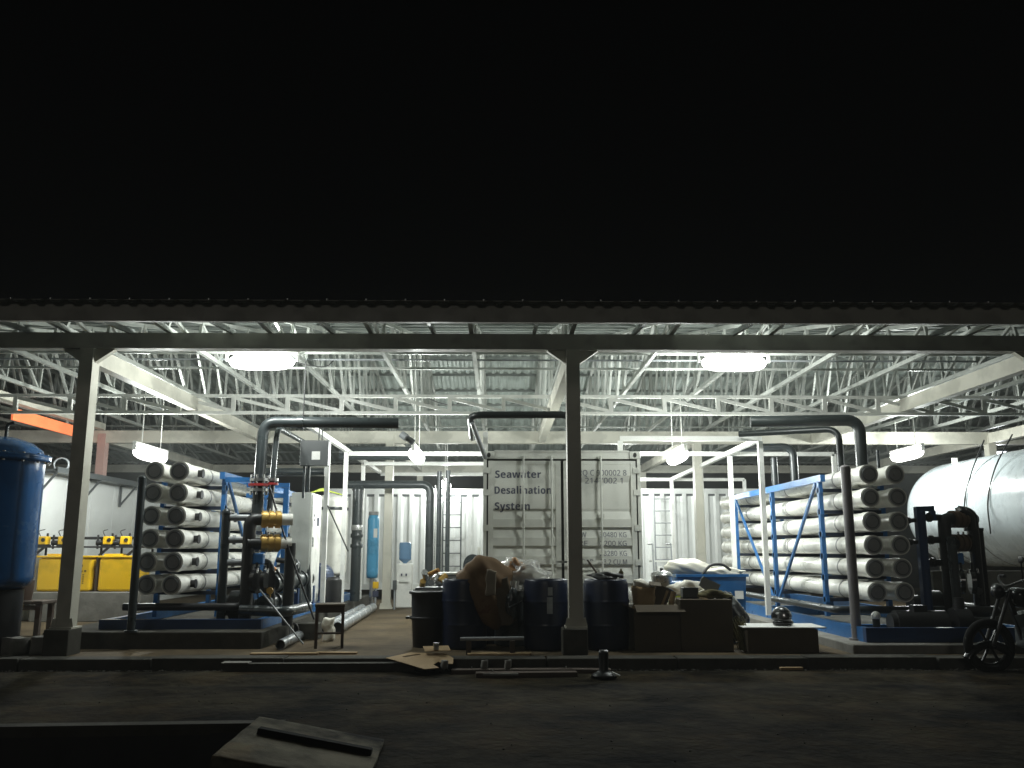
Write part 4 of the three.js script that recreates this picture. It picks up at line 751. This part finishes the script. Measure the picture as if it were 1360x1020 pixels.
// ───────────── clutter in front of the container ─────────────
{
  const drum = thing('blue_drum', 'dark blue plastic drum left of the clear plastic bag, under the brown tarp', 'drum', [-0.44, 0.14, -11.75]);
  part('body', [lathe([[0, 0], [0.26, 0], [0.285, 0.03], [0.29, 0.27], [0.298, 0.29], [0.298, 0.31], [0.29, 0.33], [0.29, 0.56], [0.298, 0.58], [0.298, 0.6], [0.29, 0.62], [0.285, 0.8], [0.27, 0.84], [0.27, 0.86], [0.25, 0.86], [0.25, 0.83], [0, 0.83]], 40)], M.barrel, drum);
  part('bung', [rod(V(0.13, 0.83, 0), V(0.13, 0.86, 0), 0.035, 14), rod(V(-0.13, 0.83, 0), V(-0.13, 0.86, 0), 0.035, 14)], M.black, drum);
  const d2 = copy(drum, [0.6, 0.14, -11.6], 1, 'dark blue plastic drum with pale stickers, left of the centre column'), s = part('sticker', [new THREE.CylinderGeometry(0.302, 0.302, 0.2, 10, 1, true, -1.02, 0.24).translate(0, 0.55, 0), new THREE.CylinderGeometry(0.302, 0.302, 0.1, 10, 1, true, -0.98, 0.2).translate(0, 0.72, 0)], M.pvcLight, d2);
  copy(drum, [1.36, 0.14, -11.6], 2, 'dark blue plastic drum right of the centre column, with rags on top');
  copy(drum, [-0.1, 0.14, -12.4], 3, 'dark blue plastic drum standing behind the brown tarp');
  const tub = thing('black_tub', 'black plastic tub with folded rim beside the aisle', 'tub', [-0.92, 0.14, -11.9]); part('body', [lathe([[0, 0], [0.19, 0], [0.21, 0.34], [0.24, 0.35], [0.24, 0.38], [0.21, 0.39], [0.22, 0.66], [0.25, 0.67], [0.25, 0.7], [0.2, 0.7], [0.19, 0.4], [0, 0.38]], 32)], M.black, tub);
  part('grip', [rb(0.05, 0.03, 0.12, 0.01, -0.255, 0.37, 0.05)], M.black, tub);
  // brown tarp folded over the drum
  const tp = thing('brown_tarp', 'rumpled brown tarpaulin heaped over the left drum', 'tarpaulin', [-0.2, 0.98, -11.75]);
  const g = lumpy(new THREE.SphereGeometry(0.34, 44, 30), 0.035, 9, 2); { const p = g.attributes.position; for (let i = 0; i < p.count; i++) { const x = p.getX(i), y = p.getY(i); p.setXYZ(i, x * 0.98 + (y < 0 ? -y * 0.35 : 0), y < 0 ? y * 1.7 : y * 0.85, p.getZ(i) * 0.95); } g.computeVertexNormals(); }
  part('cloth', [g], M.tarp, tp);
  const g2 = lumpy(new THREE.BoxGeometry(0.2, 0.56, 0.05, 8, 20, 3), 0.02, 13, 5).rotateZ(0.22).translate(0.27, -0.24, 0.22); part('fold', [g2], M.cardDark, tp);
  const fl = lumpy(new THREE.BoxGeometry(0.12, 0.3, 0.03, 5, 10, 2), 0.012, 15, 3).rotateZ(-0.08).translate(0.1, -0.02, 0.34); part('fold', [fl], mat(0.3, 0.26, 0.2, { map: T.card, roughness: 0.9 }), tp, 'paler fold of cloth');
  // clear bag with scraps
  const bg = thing('plastic_bag', 'crumpled clear plastic bag of scraps behind the centre drums', 'plastic bag', [0.3, 1.04, -12.0]);
  part('film', [lumpy(new THREE.IcosahedronGeometry(0.29, 5), 0.06, 17, 4).scale(1.15, 0.75, 0.9)], M.bag, bg);
  part('contents', [lumpy(new THREE.IcosahedronGeometry(0.16, 3), 0.05, 19, 7).scale(1.2, 0.6, 0.9).translate(-0.02, -0.04, 0)], M.cardDark, bg);
  part('contents', [lumpy(new THREE.IcosahedronGeometry(0.1, 3), 0.04, 23, 2).translate(-0.1, 0.1, 0.08)], mat(0.4, 0.22, 0.1), bg);
  const stand = thing('steel_drum', 'dented steel drum under the clear plastic bag', 'drum', [0.22, 0.14, -12.15]); part('body', [lathe([[0, 0], [0.27, 0], [0.28, 0.02], [0.28, 0.3], [0.29, 0.31], [0.28, 0.32], [0.28, 0.7], [0, 0.7]], 32)], M.pvc, stand);
  const cup = thing('plastic_cups', 'stack of white ribbed plastic cups beside the clear bag', 'cups', [0.17, 0.86, -11.72]); for (let i = 0; i < 5; i++) part('cup', [lathe([[0.014, 0], [0.02, 0.11], [0.023, 0.115]], 14).translate(-0.07 + i * 0.036, 0, (i % 2) * 0.02)], M.label, cup);
  part('tray', [bx(0.26, 0.012, 0.12, 0, -0.006, 0)], M.label, cup);
  const rag = thing('dark_rags', 'dark rags and a stick lying on the drum right of the column', 'rags', [1.36, 1.04, -11.6]); part('rag', [lumpy(new THREE.IcosahedronGeometry(0.16, 4), 0.045, 16, 8).scale(1.2, 0.32, 0.9)], M.black, rag); part('stick', [rod(V(-0.1, 0.02, 0), V(-0.22, 0.2, -0.05), 0.012, 8)], M.wood, rag); part('bottle', [lathe([[0, 0], [0.03, 0], [0.03, 0.08], [0.012, 0.1], [0.012, 0.12]], 14).translate(0.2, -0.03, 0.02)], M.foam, rag);
  // boxes right of the drums
  const box1 = thing('cardboard_box', 'open cardboard box full of scraps right of the drums', 'box', [1.98, 0.14, -11.6], 0.05);
  part('wall', [bx(0.62, 0.5, 0.012, 0, 0.25, 0.22), bx(0.62, 0.5, 0.012, 0, 0.25, -0.22), bx(0.012, 0.5, 0.43, 0.304, 0.25, 0), bx(0.012, 0.5, 0.43, -0.304, 0.25, 0), bx(0.6, 0.01, 0.42, 0, 0.02, 0)], M.cardDark, box1);
  part('flap', [bx(0.61, 0.01, 0.16, 0, 0.51, 0.29, 0.5), bx(0.2, 0.01, 0.43, -0.38, 0.53, 0, 0, 0, -0.4), bx(0.6, 0.01, 0.16, 0, 0.5, -0.3, -0.4)], M.cardDark, box1);
  part('filling', [bx(0.58, 0.02, 0.4, 0, 0.4, 0)], M.cardDark, box1);
  const box2 = thing('dark_carton', 'dark carton with flat top under pale scraps', 'box', [2.58, 0.14, -11.55], -0.04);
  part('carton', [rb(0.64, 0.62, 0.5, 0.006, 0, 0.31, 0)], M.cardDark, box2); part('tape', [bx(0.06, 0.003, 0.5, 0, 0.622, 0)], M.card, box2);
  const scrap = (name, label, cat, geo, m, at, ry = 0) => { const o = thing(name, label, cat, at, ry); part('body', geo, m, o); return o; };
  const b = scrap('paper_bag', 'upright brown paper bag inside the open cardboard box', 'bag', [lumpy(new THREE.BoxGeometry(0.24, 0.36, 0.18, 6, 8, 5), 0.014, 16, 1).translate(0, 0.18, 0)], M.card, [1.84, 0.55, -11.6], 0.3);
  part('crumpled_top', [lumpy(new THREE.IcosahedronGeometry(0.1, 3), 0.03, 21, 3).scale(1.1, 0.6, 0.9).translate(0, 0.38, 0)], M.sack, b);
  const fl2 = scrap('cardboard_flap', 'tilted brown cardboard sheet stuck in the open box', 'cardboard', [bx(0.2, 0.4, 0.012, 0, 0.2, 0, -0.1, 0, -0.42), bx(0.14, 0.12, 0.012, -0.05, 0.42, 0.05, -1.2, 0, -0.1)], M.cardDark, [2.03, 0.52, -11.55]);
  part('tape', [bx(0.03, 0.3, 0.004, 0.05, 0.2, 0.02, -0.1, 0, -0.42)], M.card, fl2);
  const pk = scrap('parts_packet', 'small pale packets in front of the blue bin', 'packet', [rb(0.16, 0.07, 0.12, 0.02, 0, 0.035, 0), rb(0.14, 0.06, 0.1, 0.02, 0.15, 0.03, 0.03, 0, 0.4), lumpy(new THREE.IcosahedronGeometry(0.06, 3), 0.02, 26, 3).translate(0.08, 0.1, 0)], M.sack, [2.15, 0.63, -11.7]);
  part('label', [bx(0.06, 0.002, 0.05, 0, 0.072, 0)], M.green, pk);
  scrap('tool_crate', 'small dark crate on the dark carton', 'crate', [span(-0.1, 0.1, 0, 0.01, -0.07, 0.07), span(-0.1, 0.1, 0, 0.13, 0.06, 0.07), span(-0.1, 0.1, 0, 0.13, -0.07, -0.06), span(-0.1, -0.09, 0, 0.13, -0.06, 0.06), span(0.09, 0.1, 0, 0.13, -0.06, 0.06)], M.grayBox, [2.42, 0.766, -11.55]);
  const cr = scrap('scrap_heap', 'pale crumpled scraps lying on the dark carton', 'scraps', [lumpy(new THREE.IcosahedronGeometry(0.11, 4), 0.03, 24, 6).scale(1.3, 0.5, 0.8).translate(0, 0.05, 0), lumpy(new THREE.IcosahedronGeometry(0.08, 3), 0.03, 27, 9).scale(1.3, 0.5, 0.8).translate(0.18, 0.04, 0.02)], M.foam, [2.63, 0.766, -11.5]);
  part('sheet', [lumpy(new THREE.BoxGeometry(0.24, 0.14, 0.01, 8, 6, 2), 0.01, 20, 2).rotateZ(-0.5).translate(0.04, 0.16, -0.05)], M.pvcLight, cr);
  const wr = (label, x, y, z, sx, sy, sz, m, k) => { const o = thing('plastic_wrap', label, 'plastic wrap', [x, y, z]); part('film', [lumpy(new THREE.IcosahedronGeometry(0.2, 4), 0.05, 15, k).scale(sx, sy, sz)], m, o); part('fold', [lumpy(new THREE.BoxGeometry(0.2, 0.012, 0.14, 8, 2, 6), 0.012, 19, k).rotateZ(0.4).translate(0.12 * sx, -0.02, 0.12 * sz)], m, o); };
  wr('crumpled white plastic wrap spilling from the back of the open cardboard box', 1.72, 0.74, -11.85, 0.9, 0.6, 0.7, M.bag, 3);
  wr('grey plastic wrap hanging between the tarp and the stickered drum', 0.16, 0.72, -11.45, 0.35, 0.9, 0.4, M.pvc, 6);
  wr('pale wrap heaped behind the dark carton', 2.5, 0.86, -11.95, 1.1, 0.5, 0.6, M.sack, 8);
  const rl = thing('paper_roll', 'brown paper roll leaning out of the open cardboard box', 'roll', [2.12, 0.5, -11.5]); part('roll', [rod(V(0, 0, 0), V(0.1, 0.34, -0.05), 0.035, 16)], M.card, rl); part('core', [rod(V(0.099, 0.335, -0.049), V(0.102, 0.345, -0.051), 0.018, 12)], M.black, rl);
  // blue bin with white sacks
  const bin = thing('blue_bin', 'large blue plastic bin holding white sacks, beside the right rack', 'bin', [3.28, 0.14, -14.3]);
  part('wall', [new THREE.CylinderGeometry(0.74, 0.68, 0.84, 4, 1, true).rotateY(Math.PI / 4).scale(1, 1, 0.7).translate(0, 0.42, 0), bx(0.96, 0.02, 0.66, 0, 0.02, 0)], M.blue, bin);
  part('rim', [span(-0.56, 0.56, 0.82, 0.86, 0.35, 0.4), span(-0.56, 0.56, 0.82, 0.86, -0.4, -0.35), span(-0.56, -0.5, 0.82, 0.86, -0.35, 0.35), span(0.5, 0.56, 0.82, 0.86, -0.35, 0.35)], M.blue, bin);
  part('sticker', [bx(0.13, 0.12, 0.004, 0.4, 0.55, 0.385, -0.07), bx(0.12, 0.14, 0.004, 0.4, 0.3, 0.37, -0.07)], M.label, bin);
  const sack = (label, x, y, z, sx, sy, r) => { const o = thing('white_sack', label, 'sack', [x, y, z], r); part('sack', [lumpy(new THREE.SphereGeometry(0.3, 30, 20), 0.03, 10, x).scale(sx, sy, 0.8)], M.sack, o); part('seam', [lumpy(new THREE.BoxGeometry(0.1, 0.02, 0.3, 4, 2, 6), 0.006, 18, 1).translate(0.3 * sx, 0.02, 0)], M.sack, o); };
  sack('bulging white sack lying on the left side of the blue bin', 3.0, 1.08, -14.35, 1.3, 0.5, 0.2); sack('flatter white sack on the right side of the blue bin', 3.5, 1.02, -14.3, 1.1, 0.28, -0.2);
  const hose = thing('black_hose', 'curved black hose lying over the white sacks', 'hose', [3.36, 1.06, -14.0]); part('hose', [cable([V(-0.22, -0.05, 0.05), V(-0.08, 0.07, 0), V(0.1, 0.08, 0), V(0.22, 0, 0.04)], 0.022)], M.black, hose);
  const bb = thing('blue_box', 'smaller blue box behind the packets, left of the blue bin', 'box', [2.55, 0.14, -13.2]); part('body', [rb(0.5, 0.78, 0.4, 0.03, 0, 0.39, 0)], M.blue, bb); part('sign', [new THREE.CylinderGeometry(0.001, 0.07, 0.003, 3).rotateX(Math.PI / 2).translate(0.02, 0.55, 0.203)], M.green, bb);
  const st = thing('steel_pot', 'shiny steel pot beside the container corner', 'pot', [2.35, 0.8, -13.1]); part('pot', [lathe([[0, 0], [0.13, 0], [0.15, 0.2], [0.16, 0.21], [0.12, 0.26], [0, 0.28]])], M.steel, st); part('knob', [new THREE.SphereGeometry(0.025, 12, 8).translate(0, 0.29, 0)], M.black, st);
  const pd = thing('steel_stand', 'low dark stand under the shiny steel pot', 'stand', [2.35, 0.14, -13.15]); part('top', [bx(0.36, 0.03, 0.4, 0, 0.64, 0)], M.grayBox, pd); for (const [x, z] of [[-0.15, 0.17], [0.15, 0.17], [-0.15, -0.17], [0.15, -0.17]]) part('leg', [bx(0.03, 0.63, 0.03, x, 0.315, z)], M.grayBox, pd);
  // white-topped box, helmet, black bag
  const wb = thing('covered_box', 'wide box covered by a white sheet, in front of the right plinth', 'box', [3.45, 0.14, -11.35], -0.03); part('box', [rb(0.86, 0.28, 0.5, 0.01, 0, 0.14, 0)], M.cardDark, wb);
  const sh = lumpy(new THREE.BoxGeometry(1.0, 0.016, 0.58, 30, 1, 16), 0.006, 12, 3).translate(0.02, 0.3, 0); part('sheet', [sh], M.label, wb);
  const he = thing('black_helmet', 'black helmet sitting on the white-covered box', 'helmet', [3.5, 0.455, -11.3], 0.4); part('shell', [new THREE.SphereGeometry(0.125, 28, 18, 0, Math.PI * 2, 0, 2.1).scale(0.9, 1, 1.1).translate(0, 0.1, 0)], M.blackGloss, he); part('visor', [new THREE.SphereGeometry(0.128, 20, 10, 0.4, 2.3, 1.1, 0.55).scale(0.9, 1, 1.1).translate(0, 0.1, 0)], M.chrome, he); part('chin_guard', [new THREE.TorusGeometry(0.115, 0.028, 8, 20, 3.14).rotateX(Math.PI / 2).translate(0, 0.03, 0)], M.blackGloss, he);
  const bk = thing('black_bag', 'shiny black rubbish bag behind the white-covered box', 'bag', [3.1, 0.14, -12.3]); part('bag', [lumpy(new THREE.IcosahedronGeometry(0.26, 5), 0.03, 13, 3).scale(1, 1.2, 0.9).translate(0, 0.28, 0)], M.blackGloss, bk); part('knot', [lumpy(new THREE.IcosahedronGeometry(0.06, 3), 0.02, 25, 1).translate(0, 0.62, 0)], M.blackGloss, bk);
  const fm = thing('straw_bundle', 'bundle of pale straw packing leaning beside the dark carton', 'packing', [2.98, 0.14, -11.35]); part('straw', Array.from({ length: 46 }, () => { const a = rnd(-0.09, 0.09), b = rnd(-0.07, 0.07); return rod(V(a - 0.04, 0.38 + rnd(-0.05, 0.05), b), V(a + 0.1 + rnd(-0.04, 0.04), 0.0 + rnd(0, 0.05), b + rnd(0, 0.1)), 0.006, 5); }), M.foam, fm);
  // valves and tools behind the tub
  const vp = thing('valve_heap', 'heap of steel fittings and brass valves behind the black tub', 'fittings', [-0.9, 0.14, -12.7]);
  for (let i = 0; i < 7; i++) part('fitting', [rod(V(rnd(-0.2, 0.2), 0.74 + i * 0.02, rnd(-0.1, 0.1)), V(rnd(-0.2, 0.2), 0.8 + i * 0.025, rnd(-0.1, 0.1)), rnd(0.03, 0.05), 12)], i % 3 ? M.steel : M.brass, vp);
  part('crate', [rb(0.5, 0.72, 0.4, 0.01, 0, 0.36, 0)], M.grayBox, vp);
  const ct = thing('storage_bin', 'teal storage box with white lid beside the container foot', 'box', [-0.72, 0.14, -14.3]); part('box', [rb(0.5, 0.84, 0.4, 0.02, 0, 0.42, 0)], M.pvcLight, ct); part('lid', [rb(0.62, 0.035, 0.46, 0.012, 0, 0.865, 0)], M.label, ct); part('panel', [bx(0.3, 0.14, 0.01, 0.06, 0.7, 0.203)], M.lightBlue, ct);
  const fan = thing('grey_disc', 'grey disc leaning beside the container, above the teal box', 'disc', [-0.42, 1.1, -14.6]); part('disc', [new THREE.CylinderGeometry(0.2, 0.2, 0.03, 32).rotateZ(Math.PI / 2).rotateY(0.9)], M.pvc, fan); part('strip', [bx(0.05, 0.6, 0.02, 0.1, 0.02, 0)], M.label, fan);
  const dsk = thing('disc_stand', 'low box under the leaning grey disc', 'box', [-0.42, 0.14, -14.7]); part('body', [rb(0.26, 0.78, 0.3, 0.01, 0, 0.39, 0)], M.cabinet, dsk);
}
{ // stool, pipes and boxes in the aisle
  const t = thing('stool', 'old square wooden stool standing in the aisle near the kerb', 'stool', [-2.18, 0.14, -11.85], 0.18);
  part('seat', [rb(0.38, 0.035, 0.36, 0.008, 0, 0.53, 0)], M.cardDark, t); part('apron', [bx(0.33, 0.06, 0.02, 0, 0.47, 0.15), bx(0.33, 0.06, 0.02, 0, 0.47, -0.15), bx(0.02, 0.06, 0.3, 0.155, 0.47, 0), bx(0.02, 0.06, 0.3, -0.155, 0.47, 0)], M.wood, t);
  for (const [x, z] of [[-0.165, 0.155], [0.165, 0.155], [-0.165, -0.155], [0.165, -0.155]]) part('leg', [bx(0.035, 0.52, 0.035, x, 0.26, z)], M.wood, t);
  part('stretcher', [bx(0.3, 0.025, 0.02, 0, 0.16, -0.155), bx(0.02, 0.025, 0.28, 0.165, 0.2, 0)], M.wood, t);
  const hollow = (label, a, b, r, m) => { const o = thing('loose_pipe', label, 'pipe', [a.x, a.y, a.z]), d = b.clone().sub(a), L = d.length(); const g = lathe([[r, 0], [r, L], [r - 0.008, L], [r - 0.008, 0], [r, 0]], 24).translate(0, -L / 2, 0); part('tube', [orient(g, V(0, 0, 0), d)], m, o); part('bore', [orient(new THREE.CylinderGeometry(r - 0.009, r - 0.009, 0.01, 20).translate(0, -L / 2 + 0.12, 0), V(0, 0, 0), d)], M.black, o); };
  hollow('pale grey pipe length lying beside the left plinth, nearest the kerb', V(-2.72, 0.205, -11.5), V(-2.8, 0.205, -13.6), 0.062, M.pvcLight);
  hollow('long grey pipe on the aisle floor, left of the pair', V(-2.62, 0.215, -13.8), V(-2.78, 0.215, -18.6), 0.075, M.pvcLight);
  hollow('long grey pipe on the aisle floor, right of the pair', V(-2.4, 0.225, -13.7), V(-2.56, 0.225, -18.6), 0.085, M.pvcLight);
  const b = thing('grey_crate', 'small grey crate on the floor behind the stool', 'crate', [-2.68, 0.14, -12.95]); part('body', [rb(0.34, 0.22, 0.3, 0.015, 0, 0.11, 0)], M.kerb, b); part('rope', [new THREE.TorusGeometry(0.09, 0.012, 8, 20).scale(0.7, 1, 1).translate(-0.16, 0.13, 0.17)], M.cap, b);
  const w = thing('white_cloth', 'white cloth hanging behind the stool legs', 'cloth', [-2.33, 0.14, -12.6]); part('cloth', [lumpy(new THREE.BoxGeometry(0.14, 0.3, 0.08, 6, 10, 4), 0.02, 18, 3).translate(0, 0.15, 0)], M.sack, w);
  const p = thing('flat_planks', 'pale planks lying flat on the floor edge in front of the stool', 'planks', [-2.45, 0.14, -11.05]); part('plank', [rb(0.8, 0.02, 0.11, 0.004, -0.1, 0.012, 0.02, 0, 0.03)], M.card, p); part('plank', [rb(0.5, 0.02, 0.1, 0.004, 0.5, 0.012, -0.05, 0, -0.06)], M.card, p);
  // flattened carton on the kerb
  const c = thing('flattened_carton', 'flattened tan carton with a cut slot lying over the kerb', 'cardboard', [-0.86, 0.155, -10.35], 0.12);
  const s = new THREE.Shape([[-0.4, 0.16], [-0.12, 0.36], [0.28, 0.3], [0.36, 0.1], [0.34, -0.12], [0.24, -0.1], [0.18, -0.02], [0.12, -0.14], [0.18, -0.26], [0.02, -0.3], [-0.16, -0.1]].map(([x, y]) => new THREE.Vector2(x, y)));
  s.holes.push(new THREE.Path([[-0.22, 0.2], [-0.02, 0.3], [0, 0.26], [-0.18, 0.17]].map(([x, y]) => new THREE.Vector2(x, y))));
  part('sheet', [new THREE.ExtrudeGeometry(s, { depth: 0.008, bevelEnabled: false }).rotateX(-Math.PI / 2 + 0.16).translate(0, -0.02, 0)], M.card, c);
  part('flap', [bx(0.3, 0.006, 0.14, 0.18, 0.09, -0.3, 0.3, 0.15)], M.card, c);
  const ball = thing('tin_can', 'small shiny tin on the flattened carton', 'tin', [-0.72, 0.24, -10.6]); part('can', [rod(V(0, 0, 0), V(0, 0.07, 0), 0.035, 18)], M.chrome, ball); part('lid', [rod(V(0, 0.07, 0), V(0, 0.076, 0), 0.037, 18)], M.chrome, ball);
  // steel channel lying in the road along the kerb
  const k = thing('steel_channel', 'long rusty steel channel lying along the foot of the kerb at left', 'steel channel', [-2.0, 0.012, -10.42], 0.015);
  part('channel', [bx(2.1, 0.012, 0.14, 0, 0.1, 0), bx(2.1, 0.1, 0.012, 0, 0.05, 0.064), bx(2.1, 0.1, 0.012, 0, 0.05, -0.064)], M.kerb, k); part('end_plate', [bx(0.3, 0.012, 0.16, -0.94, 0.113, 0)], M.concrete, k);
  const tp = thing('kerb_pipe', 'grey plastic pipe propped across debris before the drums', 'pipe', [-0.46, 0.32, -11.0]); part('pipe', [rod(V(0, 0, 0), V(0.76, 0.01, 0.02), 0.022, 14)], M.pvcLight, tp); part('rest', [bx(0.06, 0.16, 0.08, 0.1, -0.1, 0), bx(0.06, 0.16, 0.08, 0.62, -0.1, 0.02)], M.wood, tp);
  const q = thing('crushed_card', 'crushed pale cardboard on the floor edge below the plastic pipe', 'cardboard', [0.0, 0.15, -10.95]); part('sheet', [lumpy(new THREE.BoxGeometry(0.75, 0.03, 0.16, 24, 2, 6), 0.012, 14, 4)], M.card, q);
  const bd = (label, x, z, L, ry, y = 0.03) => { const o = thing('dark_plank', label, 'plank', [x, y, z], ry); part('plank', [rb(L, 0.05, 0.15, 0.006, 0, 0.01, 0)], M.wood, o); part('nail', [rod(V(-L / 3, 0.03, 0), V(-L / 3, 0.06, 0.01), 0.006, 6)], M.steel, o); };
  bd('dark plank lying along the kerb foot, left of the stub post', 0.15, -10.3, 1.35, 0.02); bd('second dark plank lying askew nearer the road', 0.3, -10.05, 1.1, 0.06); bd('short dark plank beside the stub post', 0.95, -10.3, 0.6, -0.1);
  const lath = thing('pale_lath', 'short pale lath lying on the road before the dark planks', 'lath', [0.02, 0.05, -9.95], -0.03); part('lath', [rb(0.38, 0.02, 0.04, 0.004)], M.concrete, lath);
  for (const [x, l] of [[0.1, 'small pale block on the kerb planks, left of two'], [-0.16, 'second small pale block on the kerb planks'], [-0.6, 'round pale stone beside the flattened carton']]) { const o = thing('pale_block', l, 'block', [x, 0.065, -10.28], 0.3); part('block', [lumpy(new THREE.BoxGeometry(0.06, 0.09, 0.07, 3, 3, 3), 0.006, 30, x).translate(0, 0.05, 0)], M.concrete, o); }
  const po = thing('stub_post', 'dark stub post with a round foot standing at the kerb', 'post', [1.13, 0.02, -9.95]); part('post', [lathe([[0, 0.28], [0.05, 0.28], [0.055, 0.25], [0.05, 0.08], [0.09, 0.05], [0.13, 0.03], [0.14, 0.0], [0, 0]], 24)], M.black, po); part('strap', [bar(V(0.08, 0.06, 0.06), V(0.16, 0.03, 0.1), 0.02, 0.01)], M.label, po);
  const yl = thing('yellow_offcut', 'pale yellow offcut lying on the road at the kerb foot right', 'offcut', [3.3, 0.05, -10.4], 0.05); part('offcut', [rb(0.26, 0.03, 0.06, 0.006)], M.card, yl);
}
{ // cover slab by the pit
  const A = V(-1.71, 0.19, -6.7), Bp = V(-0.82, 0.025, -6.74), D = V(-1.64, 0.19, -5.5), t = thing('cover_slab', 'tilted concrete cover slab with a dark bar, beside the open pit', 'slab', [A.x, A.y, A.z]);
  const e1 = Bp.clone().sub(A), e2 = D.clone().sub(A), L1 = e1.length(), L2 = e2.length() + 0.05, u = e1.clone().normalize(), n = new THREE.Vector3().crossVectors(e2, e1).normalize(), w = new THREE.Vector3().crossVectors(u, n);
  const m = new THREE.Matrix4().makeBasis(u, n, w);
  part('slab', [lumpy(new THREE.BoxGeometry(L1, 0.07, L2, 26, 3, 30), 0.004, 9, 4).translate(L1 / 2, -0.03, L2 / 2).applyMatrix4(m)], M.slab, t);
  part('bar', [new RoundedBoxGeometry(L1 * 0.84, 0.045, 0.08, 2, 0.008).rotateY(-0.04).translate(L1 / 2 + 0.03, 0.022, L2 * 0.42).applyMatrix4(m)], M.rubber, t);
  const pr = thing('prop_stone', 'rough stone propping up the left end of the cover slab', 'stone', [-1.5, 0, -6.1]); part('stone', [lumpy(new THREE.BoxGeometry(0.26, 0.1, 0.3, 4, 3, 4), 0.01, 12, 2).translate(0, 0.04, 0)], M.kerb, pr);
}
renderer.render(scene, camera);
